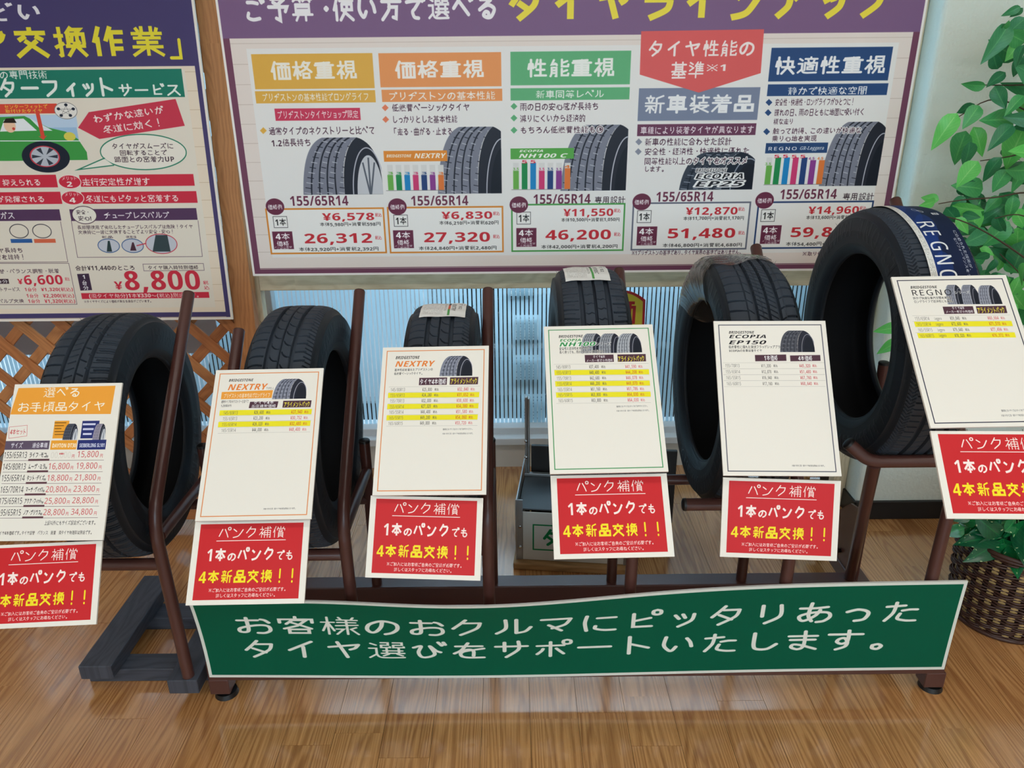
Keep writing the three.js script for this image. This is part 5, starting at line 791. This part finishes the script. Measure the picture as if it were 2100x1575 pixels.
{ // the red card is one print
  const cv = document.createElement('canvas'); cv.width = 840; cv.height = 592; const c = cv.getContext('2d');
  c.fillStyle = paper; c.fillRect(0, 0, 840, 592); c.fillStyle = '#c4262b'; c.fillRect(44, 22, 752, 536);
  text(c, 'パンク補償', 176, 40, 92, { color: '#f2e2da', weight: 0.075, width: 492, small: 1 }); c.fillStyle = '#f2e2da'; c.fillRect(170, 142, 504, 5);
  text(c, '1本', 110, 186, 114, { color: '#f2e2da', weight: 0.15, cap: 'butt', width: 146 }); text(c, 'の', 258, 222, 72, { color: '#f2e2da', weight: 0.13 }); text(c, 'パンク', 328, 186, 112, { color: '#f2e2da', weight: 0.13, width: 282, cap: 'butt' }); text(c, 'でも', 612, 214, 78, { color: '#f2e2da', weight: 0.12, width: 130 });
  text(c, '4本新品交換', 72, 344, 108, { color: '#f0dc28', weight: 0.14, cap: 'butt', width: 530 }); text(c, '！！', 606, 344, 108, { color: '#f0dc28', weight: 0.12, width: 180 });
  text(c, '※ご加入にはお客様ご自身のご登録が必要です。', 150, 476, 30, { color: '#f2dcd4', weight: 0.1, width: 560 }); text(c, '詳しくはスタッフにお尋ねください。', 206, 514, 30, { color: '#f2dcd4', weight: 0.1, width: 432 });
  const redMap = canvasMap(cv), face = std('#ffffff', 0.42, { map: redMap, specularIntensity: 0.35 });
  for (let k = 0; k < 6; k++) {
    const p = cardSheet(k, 'a'); blankCard(p); draw[k](p);
    const m = panel('price_card', p, 0.004, edgeWhite, scene, 0.42); tag(m, cardLabels[k], 'price card', 'price cards leaning on the tyres');
    part('acrylic_holder', merge([box(-0.04, 0.04, -0.1465, 0.02, -0.0075, -0.0045), box(-0.03, 0.03, 0.0, 0.02, -0.03, -0.0078)]), clearAcrylic, m);
    const q = cardSheet(k, 'r'), r = part('puncture_card', new THREE.BoxGeometry(0.21, 0.148, 0.004).translate(0, 0, -0.002), [edgeWhite, edgeWhite, edgeWhite, edgeWhite, face, edgeWhite]);
    r.position.copy(q.o.position); r.rotation.copy(q.o.rotation); tag(r, `red puncture guarantee card below the ${redNear[k]}`, 'price card', 'red puncture cards');
    for (const x of [-0.05, 0.06]) part('clear_tape', box(x - 0.009, x + 0.009, 0.05, 0.079, -0.0055, -0.0042), clearAcrylic, r);
  }
}
// ---------------------------------------------------------------- low metal step stand behind the rack
{
  const s = thing('display_step', 'low grey metal step stand with wooden base and green lettered white front', 'step stand', V3(0.012, 0, -1.985)); s.rotation.y = -0.11;
  const metal = std('#a9acad', 0.3, { metalness: 0.7 }), darkMetal = std('#4a4c4e', 0.36, { metalness: 0.6 }), ply = std('#ffffff', 0.6, { map: woodMap(128, 512, [186, 146, 96], [126, 92, 54], { rings: 3, stretch: 1, seed: 60 }) });
  const w = 0.325;
  part('base_board', longUV(box(-0.012, w + 0.012, 0.0, 0.024, -0.37, 0.022, 0.006), 0, 8), ply, s);
  for (const x of [0, w]) {                                    // front flange, side plate and the upright behind it
    const m = part('side_plate', merge([box(x - 0.004, x, 0.024, 0.235, -0.33, 0.004, 0.001), box(x - 0.006, x + 0.016, 0.024, 0.232, -0.004, 0.0, 0.001)]), metal, s);
    part('upright', merge([box(x + 0.004, x + 0.012, 0.024, 0.475, -0.226, -0.206, 0.003), box(x + 0.0125, x + 0.019, 0.024, 0.47, -0.226, -0.206, 0.002)]), metal, s);
    for (const [z, y] of [[-0.204, 0.325], [-0.204, 0.268], [0.002, 0.14], [0.002, 0.07]]) part('screw', new THREE.SphereGeometry(0.0055, 14, 8).scale(1, 1, 0.5).translate(x + 0.008, y, z), std('#c9cdd0', 0.15, { metalness: 1 }), m);
  }
  const cv = document.createElement('canvas'); cv.width = 640; cv.height = 336; const c = cv.getContext('2d'); c.fillStyle = '#d2cfc6'; c.fillRect(0, 0, 640, 336);
  c.strokeStyle = '#137a44'; c.lineWidth = 9; c.strokeRect(66, 84, 520, 176); text(c, 'タイヤ', 118, 104, 136, { color: '#137a44', weight: 0.14 });
  const edge = std('#d2cfc6', 0.5), face = std('#ffffff', 0.5, { map: canvasMap(cv), specularIntensity: 0.3 });
  part('front_panel', new THREE.BoxGeometry(w - 0.022, 0.165, 0.006).translate(w / 2 + 0.006, 0.109, -0.001), [edge, edge, edge, edge, face, edge], s);
  part('step_top', box(0.002, w - 0.006, 0.194, 0.2, -0.215, -0.006, 0.002), darkMetal, s);
  part('step_edge', box(0.002, w - 0.006, 0.2, 0.21, -0.22, -0.205, 0.002), metal, s);
  part('back_panel', box(0.022, w + 0.16, 0.03, 0.295, -0.25, -0.235, 0.003), std('#2a2726', 0.5), s);
}
// ---------------------------------------------------------------- yellow price sign and leaflets at the window
{
  const a = atZ(1228, 590, 2.55), x1 = 0.478, p = sheet(V3(0.395, 0.445, -2.684), [0, 0, -0.02], 0.2, 0.5, 320), c = p.ctx, W = p.canvas.width, H = p.canvas.height;
  const shape = new THREE.Shape(); shape.moveTo(-0.1, -0.25); shape.lineTo(0.1, -0.25); shape.lineTo(0.085, 0.2); shape.quadraticCurveTo(0, 0.27, -0.085, 0.2);
  c.fillStyle = '#b8252c'; c.fillRect(0, 0, W, H); c.fillStyle = '#d8c23c'; c.beginPath(); c.moveTo(12, H - 12); c.lineTo(W - 14, H - 12); c.lineTo(W - 38, 90); c.quadraticCurveTo(W / 2, -14, 38, 90); c.fill();
  text(c, '価', 90, 70, 160, { color: '#b8252c', weight: 0.12, cap: 'butt' }); text(c, '格', 96, 235, 160, { color: '#b8252c', weight: 0.12, cap: 'butt' }); text(c, '大', 96, 400, 160, { color: '#b8252c', weight: 0.12 });
  const g = new THREE.ExtrudeGeometry(shape, { depth: 0.003, bevelEnabled: false, curveSegments: 16 }), q = g.attributes.position, uv = g.attributes.uv;
  for (let i = 0; i < q.count; i++) uv.setXY(i, q.getX(i) / 0.2 + 0.5, q.getY(i) / 0.5 + 0.5);
  const m = part('price_sign', g, std('#ffffff', 0.5, { map: canvasMap(p.canvas) })); m.position.copy(p.o.position); m.rotation.copy(p.o.rotation); tag(m, 'yellow sign with red border and red lettering hung at the striped window', 'sign');
}
for (const [x0, y0, x1, y1, near] of [[1052, 646, 1104, 696, 'upper of a pair above'], [1052, 728, 1104, 778, 'lower of a pair above'], [1072, 808, 1118, 862, 'just above'], [1041, 578, 1093, 606, 'under the timber rail over']]) {
  const a = atZ(x0, y0, 2.705), b = atZ(x1, y1, 2.705), cv = document.createElement('canvas'); cv.width = 160; cv.height = 160; const c = cv.getContext('2d'); c.fillStyle = '#dfe9ec'; c.fillRect(0, 0, 160, 160);
  for (let y = 14; y < 150; y += 18) for (let x = 10; x < 146; x += 9) if (hash(x + (x0 | 0), y) > 0.4) { c.fillStyle = '#7f96a4'; c.fillRect(x, y, 6, 9); }
  const face = std('#ffffff', 0.9, { map: canvasMap(cv), transmission: 0.85, thickness: 0 }), m = part('leaflet', box(a.x, b.x, b.y, a.y, -0.0008, 0.0008), face); m.position.z = -2.703; tag(m, `pale leaflet on the striped glass, ${near} the step stand`, 'leaflet', 'leaflets on the window');
}
// ---------------------------------------------------------------- plants
function leafGeometry(w, curl, fold, droop, n = 8) {          // unit length along +y, folded along its midrib
  const pos = [], uv = [], idx = [], width = (t) => w * Math.pow(Math.sin(Math.PI * Math.pow(t, 0.72)), 0.9) * (1 - 0.25 * t) + (t > 0.86 ? 0.004 : 0);
  for (let i = 0; i <= n; i++) { const t = i / n, h = width(t), z = -droop * t * t + curl * Math.sin(t * 5); for (const s of [-1, -0.5, 0, 0.5, 1]) { pos.push(s * h, t, z + fold * Math.abs(s) * h * (1 - 0.5 * Math.abs(s)) + 0.03 * s * s * Math.sin(t * 9) * w); uv.push(0.5 + s * 0.5, t); } }
  for (let i = 0; i < n; i++) for (let j = 0; j < 4; j++) { const a = i * 5 + j, b = a + 5; idx.push(a, a + 1, b, b, a + 1, b + 1); }
  const g = new THREE.BufferGeometry(); g.setAttribute('position', new THREE.Float32BufferAttribute(pos, 3)); g.setAttribute('uv', new THREE.Float32BufferAttribute(uv, 2)); g.setIndex(idx); g.computeVertexNormals(); return g;
}
const leafMap = (a, b, spots) => texture(128, 256, (u, v) => { const mid = Math.abs(u - 0.5), vein = Math.abs(((v * 9 + mid * 5) % 1) - 0.5) < 0.06 ? 0.35 : 0, s = spots && noise(u * 7, v * 16) > 0.8 && noise(u * 3 + 4, v * 4) > 0.55 ? 1 : 0; return mix(mix(a, b, mid < 0.025 ? 0.9 : vein + 0.5 * fbm(u * 6, v * 8, 2)), [206, 214, 160], s * 0.8); });
const leafMaterials = [[[58, 150, 84], [104, 188, 108]], [[40, 116, 76], [78, 156, 100]], [[92, 196, 92], [140, 220, 124]], [[50, 132, 86], [92, 170, 112]]].map(([a, b]) => std('#ffffff', 0.34, { map: leafMap(a, b), side: THREE.DoubleSide, transmission: 0.18, thickness: 0, specularIntensity: 0.7 }));
const ficusShapes = [leafGeometry(0.33, 0.03, 0.35, 0.12), leafGeometry(0.36, -0.02, 0.2, 0.25), leafGeometry(0.27, 0.04, 0.6, 0.18)];
function leaf(parent, shape, material, from, to, roll) {
  const d = to.clone().sub(from), len = d.length(), m = part('leaf', shape, material, parent); d.normalize();
  const toward = camera.position.clone().sub(from).normalize(), side = V3().crossVectors(d, toward).normalize(), nrm = V3().crossVectors(side, d).normalize();
  m.quaternion.setFromRotationMatrix(new THREE.Matrix4().makeBasis(side, d, nrm)); m.rotateY(roll); m.scale.setScalar(len); m.position.copy(from).sub(parent.position); return m;
}
const bark = std('#4a3a2c', 0.8);
{
  const pot = V3(1.64, 0, -1.98), t = thing('ficus_tree', 'tall artificial ficus with many green leaves beside the stucco pier', 'plant', pot);
  part('pot', new THREE.LatheGeometry([[0, 0], [0.11, 0], [0.135, 0.24], [0.145, 0.24], [0.145, 0.26], [0.125, 0.26], [0.12, 0.22], [0, 0.22]].map(([a, b]) => new THREE.Vector2(a, b)), 40), std('#6b4a34', 0.7), t);
  const trunk = (pts, r0, r1, name = 'branch') => { const curve = new THREE.CatmullRomCurve3(pts.map((p) => p.clone().sub(pot))), n = 24, g = new THREE.TubeGeometry(curve, n, 1, 7), c = curve.getSpacedPoints(n), q = g.attributes.position; for (let i = 0; i <= n; i++) for (let j = 0; j <= 7; j++) { const k = i * 8 + j, s = r0 + (r1 - r0) * i / n; q.setXYZ(k, c[i].x + (q.getX(k) - c[i].x) * s, c[i].y + (q.getY(k) - c[i].y) * s, c[i].z + (q.getZ(k) - c[i].z) * s); } g.computeVertexNormals(); part(name, g, bark, t); };
  trunk([V3(1.64, 0.2, -1.98), V3(1.60, 0.6, -1.99), V3(1.63, 1.0, -1.97), V3(1.58, 1.5, -1.95), V3(1.55, 1.9, -1.95)], 0.014, 0.005, 'trunk'); trunk([V3(1.65, 0.2, -1.97), V3(1.68, 0.7, -1.96), V3(1.60, 1.2, -1.98), V3(1.66, 1.7, -2.0)], 0.011, 0.004, 'trunk');
  for (const [px, dd] of [[[[2260, 330], [2120, 235], [2030, 205], [1965, 240]], 1.97], [[[2270, 420], [2110, 395], [2040, 405], [1975, 410], [1925, 418]], 1.93], [[[2200, 600], [2060, 500], [2010, 470], [1970, 452], [1920, 440]], 1.9], [[[2240, 200], [2130, 175], [2070, 175], [2000, 174]], 2.0], [[[2200, 150], [2130, 60], [2095, 40], [2060, 50]], 2.0], [[[2260, 520], [2150, 470], [2085, 440], [2040, 448]], 1.95], [[[2240, 350], [2140, 300], [2075, 320], [2010, 330]], 1.98], [[[2240, 700], [2140, 640], [2090, 560], [2050, 520]], 1.93]])
    trunk(px.map(([x, y], i) => atZ(x, y, dd + 0.02 * (i % 2))), 0.0032, 0.0012);
  trunk([V3(1.62, 0.55, -1.98), V3(1.45, 0.62, -2.12), V3(1.34, 0.56, -2.17)], 0.003, 0.0012);
  const known = [[2098, 16, 2071, 37], [2104, 36, 2057, 77], [2068, 48, 2022, 128], [2046, 142, 2033, 104], [2062, 148, 2022, 174], [2022, 175, 1970, 176], [2040, 176, 2062, 224], [1999, 213, 1962, 236], [1963, 232, 1911, 305], [2008, 216, 1976, 262], [1981, 268, 1951, 337], [1996, 260, 2020, 321], [1988, 290, 1981, 346], [2006, 330, 1960, 380], [2054, 322, 2011, 373], [2016, 388, 1957, 379], [2067, 347, 2034, 393], [2077, 256, 2028, 302], [2080, 248, 2016, 243], [2100, 262, 2058, 346], [1975, 393, 2026, 420], [1926, 410, 1888, 404], [1962, 379, 2017, 396], [1978, 394, 2026, 425], [1918, 411, 1888, 424], [1980, 404, 1948, 430], [1953, 421, 2020, 438], [2006, 463, 1963, 480], [2026, 476, 1982, 502], [2062, 420, 2002, 463], [2070, 454, 2014, 510], [2071, 486, 2046, 553], [2078, 400, 2070, 455], [2009, 509, 2041, 522], [2030, 520, 1997, 534], [2042, 530, 2023, 565], [1974, 438, 2011, 448], [2102, 492, 2078, 569], [2092, 566, 2072, 616], [2058, 570, 2088, 606], [2096, 118, 2074, 158], [2100, 196, 2062, 232], [2040, 230, 2072, 262], [2090, 90, 2066, 122], [2100, 330, 2082, 398], [2050, 396, 2092, 420], [2010, 420, 1992, 458], [2044, 440, 2058, 486], [1996, 496, 2024, 530], [2080, 430, 2110, 470], [2060, 540, 2094, 566], [2048, 560, 2060, 602], [1940, 425, 1968, 462], [1960, 446, 1990, 480], [2070, 590, 2106, 640]];
  known.forEach(([a, b, c, e], k) => { const d = 1.9 + 0.14 * hash(k, 4), dz = 0.05 * (hash(k, 8) - 0.5); leaf(t, ficusShapes[k % 3], leafMaterials[Math.floor(hash(k, 31) * 4)], atZ(a, b, d), atZ(c, e, d + dz), (hash(k, 6) - 0.5) * 1.3); });
  for (const [a, b, c, e, k] of [[1848, 672, 1793, 677, 2], [1846, 700, 1797, 723, 2]]) leaf(t, ficusShapes[k], leafMaterials[2], atZ(a, b, 2.16), atZ(c, e, 2.17), 0.3);
  for (let k = 200; k < 236; k++) { const x = 1985 + 110 * hash(k, 51), y = 400 + 230 * hash(k, 52), a = rad(70 + 110 * hash(k, 53)), l = 42 + 26 * hash(k, 54), d = 1.98 + 0.16 * hash(k, 55); leaf(t, ficusShapes[k % 3], leafMaterials[Math.floor(hash(k, 56) * 4)], atZ(x, y, d), atZ(x + l * Math.cos(a), y + l * Math.sin(a), d), (hash(k, 58) - 0.5) * 1.4); }
  for (let k = 0; k < 130; k++) {
    const x = 2060 + 200 * Math.pow(hash(k, 51), 0.8), y = 10 + 700 * hash(k, 52), a = rad(60 + 150 * hash(k, 53)), l = 40 + 32 * hash(k, 54), d = 1.84 + 0.3 * hash(k, 55);
    leaf(t, ficusShapes[k % 3], leafMaterials[Math.floor(hash(k, 56) * 4)], atZ(x, y, d), atZ(x + l * Math.cos(a), y + l * Math.sin(a), d + 0.06 * (hash(k, 57) - 0.5)), (hash(k, 58) - 0.5) * 2);
  }
}
{
  const c = V3(1.345, 0, -1.735), t = thing('basket_planter', 'dark brown woven basket with tan checks holding a trailing pothos', 'plant', c);
  const R0 = 0.118, R1 = 0.138, Ht = 0.255, rAt = (y) => R0 + (R1 - R0) * Math.pow(y / Ht, 0.8) + 0.008 * Math.sin(y / Ht * Math.PI), reed = std('#3f241a', 0.5), tan = std('#a88a5c', 0.6);
  part('liner', new THREE.LatheGeometry([0, 0.12, 0.25, 0.5, 0.75, 0.97, 0.97].map((f, i) => new THREE.Vector2(i === 0 ? 0 : rAt(f * Ht) - (i === 6 ? 0.02 : 0.008), i === 0 ? 0.004 : f * Ht)), 40), std('#1c120d', 0.8), t);
  const stakes = 28;
  for (let k = 0; k < stakes; k++) { const a = k / stakes * Math.PI * 2, pts = [0.01, 0.33, 0.66, 1].map((f) => V3(Math.cos(a) * (rAt(f * Ht) - 0.002), f * Ht, Math.sin(a) * (rAt(f * Ht) - 0.002)));
    const g = new THREE.PlaneGeometry(0.0165, 1, 2, 6), q = g.attributes.position; for (let i = 0; i < q.count; i++) { const f = q.getY(i) + 0.5, rr = rAt(f * Ht) - 0.0015, b = a + q.getX(i) / rr; q.setXYZ(i, Math.cos(b) * rr, f * Ht, Math.sin(b) * rr); } g.computeVertexNormals(); part('stake', g, std('#b3945f', 0.6, { side: THREE.DoubleSide }), t); }
  const rows = 30;
  for (let j = 0; j < rows; j++) { const y = 0.012 + (Ht - 0.02) * j / (rows - 1), n = stakes * 4, pts = []; const grp = Math.floor(j / 2);
    for (let i = 0; i < n; i++) { const a = i / n * Math.PI * 2, ph = Math.cos(a * stakes / 2 + (grp % 2) * Math.PI); pts.push(V3(Math.cos(a) * (rAt(y) + 0.0042 * ph), y + 0.0012 * Math.sin(a * 3 + j), Math.sin(a) * (rAt(y) + 0.0042 * ph))); }
    part('reed', new THREE.TubeGeometry(new THREE.CatmullRomCurve3(pts, true), n, 0.0031, 5, true), reed, t); }
  for (const [y, r] of [[0.006, 0.006], [Ht, 0.006], [Ht - 0.008, 0.005]]) part('rim', new THREE.TorusGeometry(rAt(y) + 0.002, r, 8, 60).rotateX(Math.PI / 2).translate(0, y, 0), reed, t);
  part('soil', new THREE.CylinderGeometry(R1 - 0.012, R1 - 0.012, 0.01, 32).translate(0, Ht - 0.03, 0), std('#20160f', 0.95), t);
  const pothos = [std('#ffffff', 0.22, { map: leafMap([14, 96, 52], [40, 138, 66], true), side: THREE.DoubleSide, specularIntensity: 0.8 }), std('#ffffff', 0.25, { map: leafMap([10, 74, 46], [28, 112, 60], true), side: THREE.DoubleSide, specularIntensity: 0.8 })], heart = [leafGeometry(0.34, 0.02, 0.3, 0.3), leafGeometry(0.3, -0.02, 0.4, 0.4)];
  const D = 1.66;
  [[1978, 1083, 1935, 1098], [1990, 1060, 1955, 1068], [2000, 1066, 1960, 1076], [2052, 1102, 1970, 1104], [2052, 1106, 2020, 1178], [2052, 1100, 2004, 1068], [2056, 1104, 2081, 1176], [2056, 1098, 2086, 1110], [2060, 1090, 2092, 1062], [2040, 1085, 2046, 1048], [2070, 1110, 2110, 1170], [2030, 1090, 1990, 1120], [2075, 1080, 2120, 1100], [2024, 1076, 2012, 1040], [2090, 1090, 2130, 1140], [2048, 1112, 2000, 1150], [2064, 1112, 2052, 1170]].forEach(([a, b, x, y], k) => {
    const from = atZ(a, b, D + 0.03 * hash(k, 2)), to = atZ(x, y, D - 0.03 + 0.07 * hash(k, 3)); leaf(t, heart[k % 2], pothos[k % 2], from, to, (hash(k, 5) - 0.5) * 0.9); });
  for (let k = 0; k < 26; k++) { const a = hash(k, 61) * Math.PI * 2, from = V3(Math.cos(a) * 0.06, Ht + 0.02 + 0.05 * hash(k, 62), Math.sin(a) * 0.06).add(c), to = from.clone().add(V3(Math.cos(a) * 0.11, 0.03 - 0.07 * hash(k, 63), Math.sin(a) * 0.11)); leaf(t, heart[k % 2], pothos[k % 2], from, to, (hash(k, 64) - 0.5)); }
  for (let k = 0; k < 9; k++) { const a = k * 0.7, e = V3(Math.cos(a) * 0.07, Ht + 0.05, Math.sin(a) * 0.07); part('stem', tube([V3(Math.cos(a) * 0.02, Ht - 0.03, Math.sin(a) * 0.02), V3(Math.cos(a) * 0.03, Ht + 0.03, Math.sin(a) * 0.03), e], 0.002, { radial: 6, steps: 8, caps: false }), std('#3c7a3a', 0.6), t); }
}
if (missing.size) console.log('no strokes for', [...missing].join(''));
renderer.render(scene, camera);
